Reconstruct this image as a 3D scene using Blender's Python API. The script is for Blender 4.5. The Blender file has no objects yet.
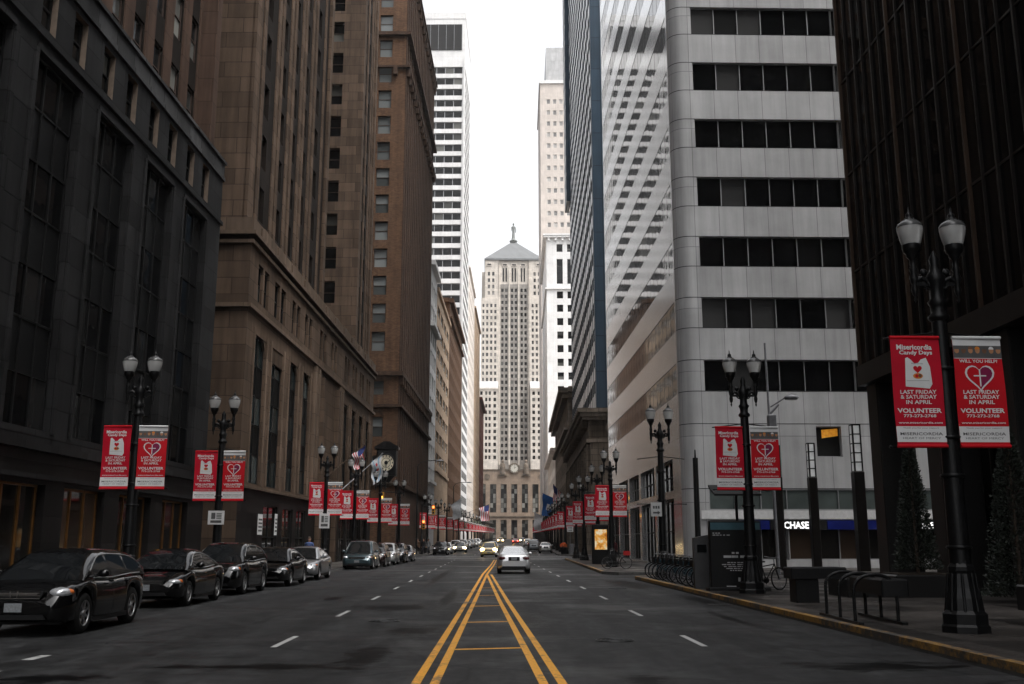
import bpy, bmesh, math, random
from mathutils import Vector, Matrix
random.seed(11)
D = bpy.data
S = bpy.context.scene
COL = S.collection
RAD = math.radians
PI = math.pi

# ------------------------------------------------------------------ helpers
class MB:
    """collects faces and links them as ONE mesh object"""
    def __init__(s):
        s.v = []; s.f = []; s.m = []; s.s = []
    def add(s, vs, fs, mi=0, smooth=False):
        o = len(s.v)
        s.v.extend([tuple(p) for p in vs])
        for f in fs:
            s.f.append(tuple(i + o for i in f)); s.m.append(mi); s.s.append(smooth)
    def quad(s, a, b, c, d, mi=0):
        s.add([a, b, c, d], [(0, 1, 2, 3)], mi)
    def box(s, x0, x1, y0, y1, z0, z1, mi=0):
        s.add([(x0, y0, z0), (x1, y0, z0), (x1, y1, z0), (x0, y1, z0),
               (x0, y0, z1), (x1, y0, z1), (x1, y1, z1), (x0, y1, z1)],
              [(0, 3, 2, 1), (4, 5, 6, 7), (0, 1, 5, 4), (1, 2, 6, 5), (2, 3, 7, 6), (3, 0, 4, 7)], mi)
    def bbox(s, x0, x1, y0, y1, z0, z1, b=.02, mi=0):
        """box with chamfered top and vertical edges"""
        def ring(i, z):
            return [(x0+i, y0, z), (x1-i, y0, z), (x1, y0+i, z), (x1, y1-i, z), (x1-i, y1, z), (x0+i, y1, z), (x0, y1-i, z), (x0, y0+i, z)]
        r0 = ring(b, z0); r1 = ring(b, z1-b)
        r2 = [(min(max(x, x0+b), x1-b), min(max(y, y0+b), y1-b), z1) for x, y, z in ring(b, z1)]
        s.add(r0+r1+r2, [tuple(range(7, -1, -1)), tuple(range(16, 24))] +
              [(i, (i+1) % 8, 8+(i+1) % 8, 8+i) for i in range(8)] +
              [(8+i, 8+(i+1) % 8, 16+(i+1) % 8, 16+i) for i in range(8)], mi)
    def cyl(s, p0, p1, r0, r1=None, n=10, mi=0, caps=True, smooth=True):
        p0 = Vector(p0); p1 = Vector(p1); r1 = r0 if r1 is None else r1
        d = (p1 - p0).normalized()
        a = d.orthogonal().normalized(); b = d.cross(a)
        vs = []
        for p, r in ((p0, r0), (p1, r1)):
            for i in range(n):
                t = 2*PI*i/n
                vs.append(p + (a*math.cos(t) + b*math.sin(t))*r)
        s.add(vs, [(i, (i+1) % n, n+(i+1) % n, n+i) for i in range(n)], mi, smooth)
        if caps:
            s.add(vs[:n], [tuple(range(n-1, -1, -1))], mi); s.add(vs[n:], [tuple(range(n))], mi)
    def tube(s, pts, r, n=8, mi=0):
        for a, b in zip(pts[:-1], pts[1:]):
            s.cyl(a, b, r, r, n, mi)
    def lathe(s, prof, c=(0, 0, 0), n=16, mi=0, smooth=True, flute=0, scale=(1, 1), cap=True):
        vs = []
        for r, z in prof:
            for i in range(n):
                t = 2*PI*i/n
                k = 1 - flute*(i % 2)
                vs.append((c[0]+r*k*math.cos(t)*scale[0], c[1]+r*k*math.sin(t)*scale[1], c[2]+z))
        fs = []
        for j in range(len(prof)-1):
            for i in range(n):
                fs.append((j*n+i, j*n+(i+1) % n, (j+1)*n+(i+1) % n, (j+1)*n+i))
        s.add(vs, fs, mi, smooth)
        if cap:
            m = (len(prof)-1)*n
            s.add(vs[:n], [tuple(range(n-1, -1, -1))], mi); s.add(vs[m:m+n], [tuple(range(n))], mi)
    def ball(s, c, r, mi=0, n=12, k=8):
        rx, ry, rz = r if isinstance(r, tuple) else (r, r, r)
        prof = [(max(.001, math.sin(PI*j/k)), -math.cos(PI*j/k)) for j in range(k+1)]
        vs = [(c[0]+rx*p*math.cos(2*PI*i/n), c[1]+ry*p*math.sin(2*PI*i/n), c[2]+rz*z) for p, z in prof for i in range(n)]
        s.add(vs, [(j*n+i, j*n+(i+1) % n, (j+1)*n+(i+1) % n, (j+1)*n+i) for j in range(k) for i in range(n)], mi, True)
    def torus(s, c, R, r, axis='x', N=24, n=8, mi=0):
        vs = []
        for i in range(N):
            t = 2*PI*i/N
            for j in range(n):
                q = 2*PI*j/n
                a = (R+r*math.cos(q)); h = r*math.sin(q)
                p = (a*math.cos(t), a*math.sin(t))
                if axis == 'x': v = (c[0]+h, c[1]+p[0], c[2]+p[1])
                elif axis == 'y': v = (c[0]+p[0], c[1]+h, c[2]+p[1])
                else: v = (c[0]+p[0], c[1]+p[1], c[2]+h)
                vs.append(v)
        s.add(vs, [(i*n+j, ((i+1) % N)*n+j, ((i+1) % N)*n+(j+1) % n, i*n+(j+1) % n) for i in range(N) for j in range(n)], mi, True)
    def prism(s, pts, y0, y1, mi=0):
        """polygon in the XZ plane given thickness along Y"""
        n = len(pts)
        vs = [(x, y0, z) for x, z in pts] + [(x, y1, z) for x, z in pts]
        s.add(vs, [tuple(range(n)), tuple(range(2*n-1, n-1, -1))] + [(i, n+i, n+(i+1) % n, (i+1) % n) for i in range(n)], mi)
    def mesh(s, name, mats, weld=False):
        me = D.meshes.new(name)
        me.from_pydata(s.v, [], s.f)
        for m in mats: me.materials.append(m)
        me.polygons.foreach_set('material_index', s.m)
        me.polygons.foreach_set('use_smooth', s.s)
        me.update()
        if weld:
            bm = bmesh.new(); bm.from_mesh(me); bmesh.ops.remove_doubles(bm, verts=bm.verts, dist=1e-4); bm.to_mesh(me); bm.free()
        return me
    def build(s, name, mats, parent=None, loc=(0, 0, 0), rot=0, weld=False):
        if not isinstance(mats, (list, tuple)): mats = [mats]
        return link(name, s.mesh(name, mats, weld), parent, loc, rot)

def link(name, me, parent=None, loc=(0, 0, 0), rot=0):
    o = D.objects.new(name, me); COL.objects.link(o)
    o.location = loc; o.rotation_euler = (0, 0, rot)
    if parent: o.parent = parent
    return o

def tag(o, label=None, cat=None, group=None, kind=None):
    if label: o['label'] = label
    if cat: o['category'] = cat
    if group: o['group'] = group
    if kind: o['kind'] = kind
    return o

def thing(name, label, cat, loc=(0, 0, 0), rot=0, group=None):
    o = D.objects.new(name, None); COL.objects.link(o)
    o.empty_display_size = .2
    o.location = loc; o.rotation_euler = (0, 0, rot)
    return tag(o, label, cat, group)

def dup(root, loc, rot=None, label=None, group=None):
    """a copy of a thing with copies of its parts and sub-parts"""
    def cp(o, par):
        c = o.copy(); COL.objects.link(c)
        if par: c.parent = par
        for ch in list(o.children): cp(ch, c)
        return c
    r = cp(root, None)
    r.location = loc
    if rot is not None: r.rotation_euler = (0, 0, rot)
    if label: r['label'] = label
    if group: r['group'] = group
    return r

_txt = {}
def text_shape(body, bold=0.0):
    k = (body, bold)
    if k not in _txt:
        c = D.curves.new('lettering', 'FONT'); c.body = body; c.size = 1; c.align_x = 'CENTER'
        c.offset = bold; c.resolution_u = 2
        o = D.objects.new('lettering', c); COL.objects.link(o)
        dg = bpy.context.evaluated_depsgraph_get()
        me = o.evaluated_get(dg).to_mesh()
        _txt[k] = ([tuple(v.co) for v in me.vertices], [tuple(p.vertices) for p in me.polygons])
        o.evaluated_get(dg).to_mesh_clear()
        D.objects.remove(o); D.curves.remove(c)
    return _txt[k]

def put_text(mb, body, cx, z, width, height, y, mi, bold=.02):
    """lettering facing -Y, centred on cx with its foot at z"""
    vs, fs = text_shape(body, bold)
    if not vs: return
    x0 = min(v[0] for v in vs); x1 = max(v[0] for v in vs)
    z1 = max(v[1] for v in vs); z0 = min(v[1] for v in vs)
    if width is None: sx = height/(z1-z0)
    else: sx = width/(x1-x0)
    sz = height/(z1-z0)
    mb.add([(cx+(v[0]-(x0+x1)/2)*sx, y, z+(v[1]-z0)*sz) for v in vs], fs, mi)

# ------------------------------------------------------------------ camera calibration (used to lay out the place on the ground)
CH, FPX, PITCH, YAW = 1.6, 990.0, RAD(11.48), RAD(1.26)
_f = Vector((math.sin(YAW)*math.cos(PITCH), math.cos(YAW)*math.cos(PITCH), math.sin(PITCH)))
_r = Vector((math.cos(YAW), -math.sin(YAW), 0)); _u = _r.cross(_f)

cam = D.cameras.new('camera'); cam.sensor_width = 36; cam.lens = 36*FPX/1024
cam.clip_start = .1; cam.clip_end = 6000
co = D.objects.new('camera', cam); COL.objects.link(co)
co.location = (0, 0, CH); co.rotation_euler = (PI/2+PITCH, 0, -YAW)
S.camera = co
S.render.resolution_x = 1024; S.render.resolution_y = 684

# ------------------------------------------------------------------ materials
def nodes(name):
    m = D.materials.new(name); m.use_nodes = True
    nt = m.node_tree
    return m, nt, nt.nodes['Principled BSDF']

def N(nt, t, **kw):
    n = nt.nodes.new(t)
    for k, v in kw.items():
        if k in n.inputs: n.inputs[k].default_value = v
        else: setattr(n, k, v)
    return n

def coords(nt, flat=False):
    tc = N(nt, 'ShaderNodeTexCoord')
    if not flat: return tc.outputs['Object']
    sp = N(nt, 'ShaderNodeSeparateXYZ'); nt.links.new(tc.outputs['Object'], sp.inputs[0])
    ad = N(nt, 'ShaderNodeMath', operation='ADD'); nt.links.new(sp.outputs[0], ad.inputs[0]); nt.links.new(sp.outputs[1], ad.inputs[1])
    cb = N(nt, 'ShaderNodeCombineXYZ'); nt.links.new(ad.outputs[0], cb.inputs[0]); nt.links.new(sp.outputs[2], cb.inputs[1])
    return cb.outputs[0]

def ramp(nt, src, stops):
    r = N(nt, 'ShaderNodeValToRGB')
    e = r.color_ramp.elements
    while len(e) < len(stops): e.new(.5)
    for i, (p, c) in enumerate(stops):
        e[i].position = p
        e[i].color = (c, c, c, 1) if not isinstance(c, tuple) else (*c, 1)
    nt.links.new(src, r.inputs[0])
    return r.outputs[0]

def mixc(nt, fac, a, b, mode='MIX'):
    m = N(nt, 'ShaderNodeMix', data_type='RGBA', blend_type=mode)
    for val, i in ((fac, 0), (a, 6), (b, 7)):
        if isinstance(val, (int, float)): m.inputs[i].default_value = val
        elif isinstance(val, tuple): m.inputs[i].default_value = (*val, 1)
        else: nt.links.new(val, m.inputs[i])
    return m.outputs[2]

def noise(nt, vec, scale, detail=4, rough=.6):
    n = N(nt, 'ShaderNodeTexNoise', Scale=scale, Detail=detail, Roughness=rough)
    nt.links.new(vec, n.inputs['Vector'])
    return n.outputs['Fac']

def pm(name, col, rough=.5, metal=0, var=.2, vscale=3, bump=0, bscale=25, coat=0, emit=0, ecol=None):
    """plain procedural surface: colour varied by noise, optional bump"""
    m, nt, b = nodes(name)
    v = coords(nt)
    n = noise(nt, v, vscale)
    f = ramp(nt, n, [(.3, 0.0), (.7, 1.0)])
    lo = tuple(c*(1-var) for c in col); hi = tuple(min(1, c*(1+var)) for c in col)
    c = mixc(nt, f, lo, hi)
    nt.links.new(c, b.inputs['Base Color'])
    b.inputs['Roughness'].default_value = rough; b.inputs['Metallic'].default_value = metal
    b.inputs['Specular IOR Level'].default_value = .5 if (coat or rough < .2) else .22
    if coat: b.inputs['Coat Weight'].default_value = coat; b.inputs['Coat Roughness'].default_value = .03
    if bump:
        bp = N(nt, 'ShaderNodeBump', Strength=bump, Distance=.02)
        nt.links.new(noise(nt, v, bscale), bp.inputs['Height']); nt.links.new(bp.outputs[0], b.inputs['Normal'])
    if emit:
        b.inputs['Emission Color'].default_value = (*(ecol or col), 1); b.inputs['Emission Strength'].default_value = emit
    return m

def stone(name, col, bw, bh, mortar=.5, var=.25, rough=.75, joint=.02, streak=.35, spec=.12, metal=0, offset=.5, bumpk=.3):
    """masonry or panels: joints, block-to-block tone, rain streaks"""
    m, nt, b = nodes(name)
    v = coords(nt, True)
    br = N(nt, 'ShaderNodeTexBrick', offset=offset)
    br.inputs['Scale'].default_value = 1; br.inputs['Mortar Size'].default_value = joint
    br.inputs['Brick Width'].default_value = bw; br.inputs['Row Height'].default_value = bh
    br.inputs['Mortar Smooth'].default_value = .3
    br.inputs['Color1'].default_value = (*[c*(1-var) for c in col], 1)
    br.inputs['Color2'].default_value = (*[min(1, c*(1+var)) for c in col], 1)
    br.inputs['Mortar'].default_value = (*[c*mortar for c in col], 1)
    nt.links.new(v, br.inputs['Vector'])
    mp = N(nt, 'ShaderNodeMapping'); mp.inputs['Scale'].default_value = (1.3, .09, 1)
    nt.links.new(v, mp.inputs[0])
    st = ramp(nt, noise(nt, mp.outputs[0], 1.6, 5), [(.35, 1-streak), (.65, 1.0)])
    blot = ramp(nt, noise(nt, v, .35, 5), [(.3, 1-streak*.7), (.7, 1.1)])
    c = mixc(nt, 1.0, mixc(nt, 1.0, br.outputs['Color'], st, 'MULTIPLY'), blot, 'MULTIPLY')
    nt.links.new(c, b.inputs['Base Color'])
    b.inputs['Roughness'].default_value = rough; b.inputs['Metallic'].default_value = metal
    b.inputs['Specular IOR Level'].default_value = spec
    bp = N(nt, 'ShaderNodeBump', Strength=bumpk, Distance=.02)
    nt.links.new(br.outputs['Fac'], bp.inputs['Height']); bp.invert = True
    nt.links.new(bp.outputs[0], b.inputs['Normal'])
    return m

def glass(name, dark=(.012, .013, .015), blind=(.16, .16, .15), share=.2, rough=.05, wave=.0, spec=.5, metal=0):
    """window glass seen by day: dark room, some drawn blinds, mirror-like surface"""
    m, nt, b = nodes(name)
    g = N(nt, 'ShaderNodeNewGeometry'); oi = N(nt, 'ShaderNodeObjectInfo')
    a = N(nt, 'ShaderNodeMath', operation='ADD'); nt.links.new(g.outputs['Random Per Island'], a.inputs[0]); nt.links.new(oi.outputs['Random'], a.inputs[1])
    fr = N(nt, 'ShaderNodeMath', operation='FRACT'); nt.links.new(a.outputs[0], fr.inputs[0])
    f = ramp(nt, fr.outputs[0], [(max(0, 1-share-.02), 0.0), (1-share*.5, .55), (1.0, 1.0)])
    nt.links.new(mixc(nt, f, dark, blind), b.inputs['Base Color'])
    b.inputs['Roughness'].default_value = rough; b.inputs['Metallic'].default_value = metal
    b.inputs['Specular IOR Level'].default_value = spec
    if wave:
        v = coords(nt)
        bp = N(nt, 'ShaderNodeBump', Strength=wave, Distance=.05)
        nt.links.new(noise(nt, v, .8, 2), bp.inputs['Height']); nt.links.new(bp.outputs[0], b.inputs['Normal'])
    return m

M = {}
M['black_iron'] = pm('black_iron', (.008, .008, .0085), .36, .2, .3, 12, .15, 60)
M['globe'] = None
M['rubber'] = pm('rubber', (.008, .008, .008), .8, 0, .2, 20)
M['rim'] = pm('rim_alloy', (.42, .42, .43), .3, .9, .1, 8)
M['chrome'] = pm('chrome', (.6, .6, .6), .15, 1, .05)
M['car_glass'] = pm('car_glass', (.008, .009, .010), .03, 0, .05, 1)
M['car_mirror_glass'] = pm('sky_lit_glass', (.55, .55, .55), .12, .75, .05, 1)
M['lens'] = pm('lamp_lens', (.55, .56, .58), .12, .5, .3, 30)
M['amber'] = pm('amber_lens', (.55, .13, .02), .2, 0, .1)
M['tail'] = pm('tail_lens', (.05, .004, .005), .3, 0, .2, 20)
M['plate'] = pm('number_plate', (.20, .21, .22), .4, 0, .3, 30)
M['plastic'] = pm('black_plastic', (.008, .008, .0085), .5, 0, .2, 15)
M['headlamp_on'] = pm('headlamp_lit', (1, .75, .4), .3, 0, 0, 3, emit=6, ecol=(1, .72, .36))
M['tail_on'] = pm('brake_lamp_lit', (1, .2, .1), .3, 0, 0, 3, emit=3, ecol=(1, .1, .06))
M['red'] = pm('banner_red', (.50, .004, .012), .65, 0, .08, 2)
M['crimson'] = pm('banner_crimson', (.46, .003, .020), .65, 0, .08, 2)
M['bwhite'] = pm('banner_white', (.66, .66, .66), .65, 0, .05, 3)
M['bgrey'] = pm('banner_grey_print', (.09, .09, .09), .6)
M['skin1'] = pm('print_tan', (.42, .2, .1), .6); M['skin2'] = pm('print_brown', (.16, .08, .05), .6)
M['orange'] = pm('print_orange', (.6, .2, .03), .6)
M['violet'] = pm('print_violet', (.2, .01, .06), .6)
M['white_paint'] = pm('white_paint', (.6, .6, .6), .5, 0, .1, 5)
M['grey_metal'] = pm('grey_metal', (.2, .2, .21), .45, .6, .15, 6)
M['concrete'] = pm('concrete_trim', (.2, .19, .18), .85, 0, .25, 2, .2, 30)
M['gold'] = pm('brass', (.22, .10, .025), .4, .7, .25, 4)
M['dark_bronze'] = pm('dark_bronze', (.012, .010, .009), .4, .4, .3, 2)
M['bronze'] = pm('bronze_mullion', (.05, .032, .022), .4, .5, .35, .8)

def globe_mat():
    m, nt, b = nodes('acorn_globe')
    tc = coords(nt); sp = N(nt, 'ShaderNodeSeparateXYZ'); nt.links.new(tc, sp.inputs[0])
    b.inputs['Base Color'].default_value = (.72, .715, .70, 1)
    b.inputs['Roughness'].default_value = .22
    b.inputs['Subsurface Weight'].default_value = 0
    b.inputs['Transmission Weight'].default_value = .45
    b.inputs['IOR'].default_value = 1.3
    w = N(nt, 'ShaderNodeTexWave', Scale=30.0); nt.links.new(tc, w.inputs['Vector']); w.bands_direction = 'Z'
    bp = N(nt, 'ShaderNodeBump', Strength=.25, Distance=.01); nt.links.new(w.outputs['Fac'], bp.inputs['Height']); nt.links.new(bp.outputs[0], b.inputs['Normal'])
    return m
M['globe'] = globe_mat()
M['globe_top'] = pm('globe_cap_glass', (.10, .10, .10), .2, .3, .2, 10)
# ------------------------------------------------------------------ the setting: ground, road, pavements
KL = lambda y: -10.9 + .031*y            # left kerb line
KR = lambda y: 6.47 if y < 50.5 else 5.85 + .0325*(y-52.7)   # right kerb line
FL = lambda y: -14.64 + .0313*y          # left building line
FR = lambda y: 8.46 + .03*y              # right building line beyond the crossing
AL = math.atan(.0313); AR = math.atan(.03)

def road_mat():
    m, nt, b = nodes('wet_asphalt')
    v = coords(nt)
    fine = noise(nt, v, 60, 3, .7); mid = noise(nt, v, 1.1, 6, .6)
    mp = N(nt, 'ShaderNodeMapping'); mp.inputs['Scale'].default_value = (1.0, .06, 1); nt.links.new(v, mp.inputs[0])
    lane = noise(nt, mp.outputs[0], 1.1, 4)
    base = mixc(nt, ramp(nt, mid, [(.3, 0.0), (.7, 1.0)]), (.019, .0193, .020), (.040, .0405, .0415))
    base = mixc(nt, 1.0, base, ramp(nt, lane, [(.34, .5), (.60, 1.2)]), 'MULTIPLY')
    base = mixc(nt, 1.0, base, ramp(nt, fine, [(.3, .55), (.75, 1.5)]), 'MULTIPLY')
    blot = noise(nt, v, 3.2, 5, .7); mp9 = N(nt, 'ShaderNodeMapping'); mp9.inputs['Scale'].default_value = (2.2, .5, 1); nt.links.new(v, mp9.inputs[0])
    base = mixc(nt, 1.0, base, ramp(nt, blot, [(.33, .62), (.66, 1.3)]), 'MULTIPLY')
    base = mixc(nt, 1.0, base, ramp(nt, noise(nt, mp9.outputs[0], 2.5, 4), [(.36, .72), (.64, 1.2)]), 'MULTIPLY')
    # tar repairs: long dark seams
    vo = N(nt, 'ShaderNodeTexVoronoi', feature='DISTANCE_TO_EDGE', Scale=.22); 
    wob = N(nt, 'ShaderNodeMixRGB'); wob.blend_type = 'ADD'; wob.inputs[0].default_value = .25
    nn = N(nt, 'ShaderNodeTexNoise', Scale=1.3); nt.links.new(v, nn.inputs['Vector'])
    nt.links.new(v, wob.inputs[1]); nt.links.new(nn.outputs['Color'], wob.inputs[2]); nt.links.new(wob.outputs[0], vo.inputs['Vector'])
    crack = ramp(nt, vo.outputs['Distance'], [(.0, 1.0), (.010, 0.0)])
    base = mixc(nt, crack, base, (.008, .008, .009))
    # damp patches and puddles with shapes of their own
    acc = None
    for (cx, cy, rx, ry) in ((5.5, 40, 1.0, 5.0), (6.0, 29, .45, 3.0), (-1.45, 19.2, .55, 1.1), (-1.75, 15, .35, 1.6), (.75, 22, .5, 2.0), (1.9, 12.3, .35, .5),
                             (-2.9, 13.7, 1.5, .35), (-2.3, 26, .9, 1.4), (-1.2, 31, .25, 6), (-2.4, 50, .3, 12), (-4.6, 30, .3, 1.2), (5.2, 22, .2, 2), (-5.4, 12.6, .8, .4), (8, 56, 1.5, 1.2), (1.6, 44, 1.2, .7), (7.3, 95, .6, 5), (5.2, 13.6, 1.3, .5)):
        rx *= 1.35; ry *= 1.45
        mp2 = N(nt, 'ShaderNodeMapping', vector_type='POINT')
        mp2.inputs['Location'].default_value = (-cx/rx, -cy/ry, 0); mp2.inputs['Scale'].default_value = (1/rx, 1/ry, 0)
        nt.links.new(v, mp2.inputs[0])
        ln = N(nt, 'ShaderNodeVectorMath', operation='LENGTH'); nt.links.new(mp2.outputs[0], ln.inputs[0])
        if acc is None: acc = ln.outputs['Value']
        else:
            mn = N(nt, 'ShaderNodeMath', operation='MINIMUM'); nt.links.new(acc, mn.inputs[0]); nt.links.new(ln.outputs['Value'], mn.inputs[1]); acc = mn.outputs[0]
    mpn = N(nt, 'ShaderNodeMapping'); mpn.inputs['Scale'].default_value = (.7, 1.5, 1); nt.links.new(v, mpn.inputs[0])
    n2 = noise(nt, mpn.outputs[0], 2.6, 8, .75)
    ad = N(nt, 'ShaderNodeMath', operation='MULTIPLY_ADD'); nt.links.new(n2, ad.inputs[0]); ad.inputs[1].default_value = 3.2; nt.links.new(acc, ad.inputs[2])
    wet = ramp(nt, ad.outputs[0], [(.0, 1.0), (.62, 1.0), (.72, 0.0)])
    sc = N(nt, 'ShaderNodeMath', operation='MULTIPLY'); nt.links.new(ad.outputs[0], sc.inputs[0]); sc.inputs[1].default_value = .235
    wet = ramp(nt, sc.outputs[0], [(.48, 1.0), (.56, 0.0)])
    damp = ramp(nt, noise(nt, v, .22, 5), [(.5, 0.0), (.62, .6)])
    mx = N(nt, 'ShaderNodeMath', operation='MAXIMUM'); nt.links.new(wet, mx.inputs[0]); nt.links.new(damp, mx.inputs[1])
    base = mixc(nt, wet, base, (.003, .003, .0033))
    nt.links.new(base, b.inputs['Base Color'])
    rg = mixc(nt, mx.outputs[0], (.62, .62, .62), (.34, .34, .34))
    rg = mixc(nt, wet, rg, (.46, .46, .46))
    nt.links.new(mixc(nt, wet, (.16, .16, .16), (.04, .04, .04)), b.inputs['Specular IOR Level'])
    nt.links.new(rg, b.inputs['Roughness'])
    bp = N(nt, 'ShaderNodeBump', Strength=.35, Distance=.01); nt.links.new(fine, bp.inputs['Height'])
    nt.links.new(bp.outputs[0], b.inputs['Normal'])
    return m
M['road'] = road_mat()

def paving_mat(name, col, sw, sl, var=.3):
    m, nt, b = nodes(name)
    v = coords(nt)
    br = N(nt, 'ShaderNodeTexBrick', offset=0.0); br.inputs['Scale'].default_value = 1; br.inputs['Mortar Size'].default_value = .012
    br.inputs['Brick Width'].default_value = sw; br.inputs['Row Height'].default_value = sl
    br.inputs['Color1'].default_value = (*[c*(1-var) for c in col], 1); br.inputs['Color2'].default_value = (*[c*(1+var) for c in col], 1)
    br.inputs['Mortar'].default_value = (*[c*.35 for c in col], 1)
    nt.links.new(v, br.inputs['Vector'])
    st = ramp(nt, noise(nt, v, .8, 6), [(.35, .55), (.65, 1.15)])
    sp = ramp(nt, noise(nt, v, 14, 4), [(.3, .8), (.7, 1.15)])
    c = mixc(nt, 1.0, mixc(nt, 1.0, br.outputs['Color'], st, 'MULTIPLY'), sp, 'MULTIPLY')
    gum = N(nt, 'ShaderNodeTexVoronoi', Scale=1.7); nt.links.new(v, gum.inputs['Vector'])
    c = mixc(nt, ramp(nt, gum.outputs['Distance'], [(.05, .7), (.09, 0.0)]), c, tuple(k*.35 for k in col))
    nt.links.new(c, b.inputs['Base Color'])
    nt.links.new(ramp(nt, noise(nt, v, .5, 4), [(.4, .35), (.6, .75)]), b.inputs['Roughness'])
    b.inputs['Specular IOR Level'].default_value = .12
    bp = N(nt, 'ShaderNodeBump', Strength=.3, Distance=.02); nt.links.new(br.outputs['Fac'], bp.inputs['Height']); bp.invert = True
    nt.links.new(bp.outputs[0], b.inputs['Normal'])
    return m
M['paving'] = paving_mat('concrete_paving', (.07, .064, .059), 1.5, 1.5, .4)
M['plaza'] = paving_mat('plaza_paving', (.052, .046, .042), 2.4, 2.2, .85)
M['kerbstone'] = pm('kerb_granite', (.09, .087, .084), .7, 0, .3, 5, .2, 40)

def worn_paint(name, col, wear):
    m, nt, b = nodes(name)
    v = coords(nt)
    n = noise(nt, v, 7, 6, .75); n2 = noise(nt, v, .7, 3)
    ad = N(nt, 'ShaderNodeMath', operation='ADD'); nt.links.new(n, ad.inputs[0]); nt.links.new(n2, ad.inputs[1])
    f = ramp(nt, ad.outputs[0], [(.0, 0.0), (1.0, 1.0)])
    g = N(nt, 'ShaderNodeMath', operation='MULTIPLY'); nt.links.new(ad.outputs[0], g.inputs[0]); g.inputs[1].default_value = .5
    f = ramp(nt, g.outputs[0], [(wear-.05, (.06, .055, .05)), (wear+.05, tuple(col))])
    tone = ramp(nt, noise(nt, v, 25, 3), [(.3, .75), (.7, 1.1)])
    nt.links.new(mixc(nt, 1.0, f, tone, 'MULTIPLY'), b.inputs['Base Color'])
    b.inputs['Roughness'].default_value = .6
    return m
M['yellow'] = worn_paint('yellow_road_paint', (.88, .40, .022), .42)
M['kerb_yellow'] = worn_paint('yellow_kerb_paint', (.36, .19, .035), .50)
M['white_line'] = worn_paint('white_road_paint', (.5, .5, .49), .38)

g = MB(); g.quad((-710, -300, -.03), (710, -300, -.03), (710, 900, -.03), (-710, 900, -.03))
tag(g.build('ground', pm('city_ground', (.08, .08, .08), .9)), kind='structure')
g = MB()
ys = [-60 + 10*i for i in range(63)]
for a, b in zip(ys[:-1], ys[1:]):
    g.quad((-70, a, 0), (70, a, 0), (70, b, 0), (-70, b, 0))
tag(g.build('road', M['road']), kind='structure')

def kerbed(name, pts, mat, yellow=()):
    """raised pavement: polygon given counter-clockwise with kerb stones along its edge"""
    g = MB(); n = len(pts)
    g.add([(x, y, .15) for x, y in pts], [tuple(range(n))], 0)
    for i in range(n):
        (x0, y0), (x1, y1) = pts[i], pts[(i+1) % n]
        g.quad((x0, y0, -.02), (x1, y1, -.02), (x1, y1, .15), (x0, y0, .15), 1)
    return g.build(name, [mat, M['kerbstone']])

def strip(mb, line, w, z, mi=0, zb=None):
    """ribbon along a ground polyline, width to its right-hand side"""
    for (x0, y0), (x1, y1) in zip(line[:-1], line[1:]):
        d = Vector((x1-x0, y1-y0)).normalized(); nx, ny = d.y*w, -d.x*w
        mb.quad((x0, y0, z), (x0+nx, y0+ny, z), (x1+nx, y1+ny, z), (x1, y1, z), mi)

LB = [(y, KL(y)) for y in (-30, 0, 20, 46)]
tag(kerbed('pavement', [(-60, -30)] + [(x, y) for y, x in LB] + [(-60, 46)], M['paving']), kind='structure')
tag(kerbed('pavement', [(-60, 52), (KL(52)-.8, 52), (KL(53.5), 53), (KL(97), 97.5), (KL(98)-1.5, 99.5), (-60, 99.5)], M['paving']), kind='structure')
tag(kerbed('pavement', [(-60, 116), (KL(117)-1.5, 116), (KL(118), 118)] + [(KL(y), y) for y in (200, 300, 400, 520)] + [(-60, 520)], M['paving']), kind='structure')
tag(kerbed('pavement', [(60, -30), (60, 46.4), (7.6, 46.4), (6.47, 45.2), (6.47, 0), (6.47, -30)], M['plaza']), kind='structure')
tag(kerbed('pavement', [(60, 51.4), (60, 101), (KR(100)+1.5, 101), (KR(99), 99), (KR(54), 53.2), (KR(53)+.7, 51.4)], M['paving']), kind='structure')
tag(kerbed('pavement', [(60, 117), (60, 520)] + [(KR(y), y) for y in (520, 400, 300, 200, 119)] + [(KR(117)+1.5, 117)], M['paving']), kind='structure')
tag(kerbed('pavement', [(-60, 546), (-60, 536), (80, 536), (80, 546)], M['paving']), kind='structure')

g = MB()
def kerb_top(line, w=.17):
    strip(g, line, w, .1545)
    for (x0, y0), (x1, y1) in zip(line[:-1], line[1:]):
        g.quad((x0-.004, y0, .05), (x1-.004, y1, .05), (x1-.004, y1, .1545), (x0-.004, y0, .1545))
kerb_top([(6.47, -20), (6.47, 12), (6.47, 30), (6.47, 45.2), (7.6, 46.4)])
kerb_top([(KR(54), 53.2), (KR(75), 75), (KR(99), 99)])
tag(g.build('kerb_paint', M['kerb_yellow']), kind='structure')

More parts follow.
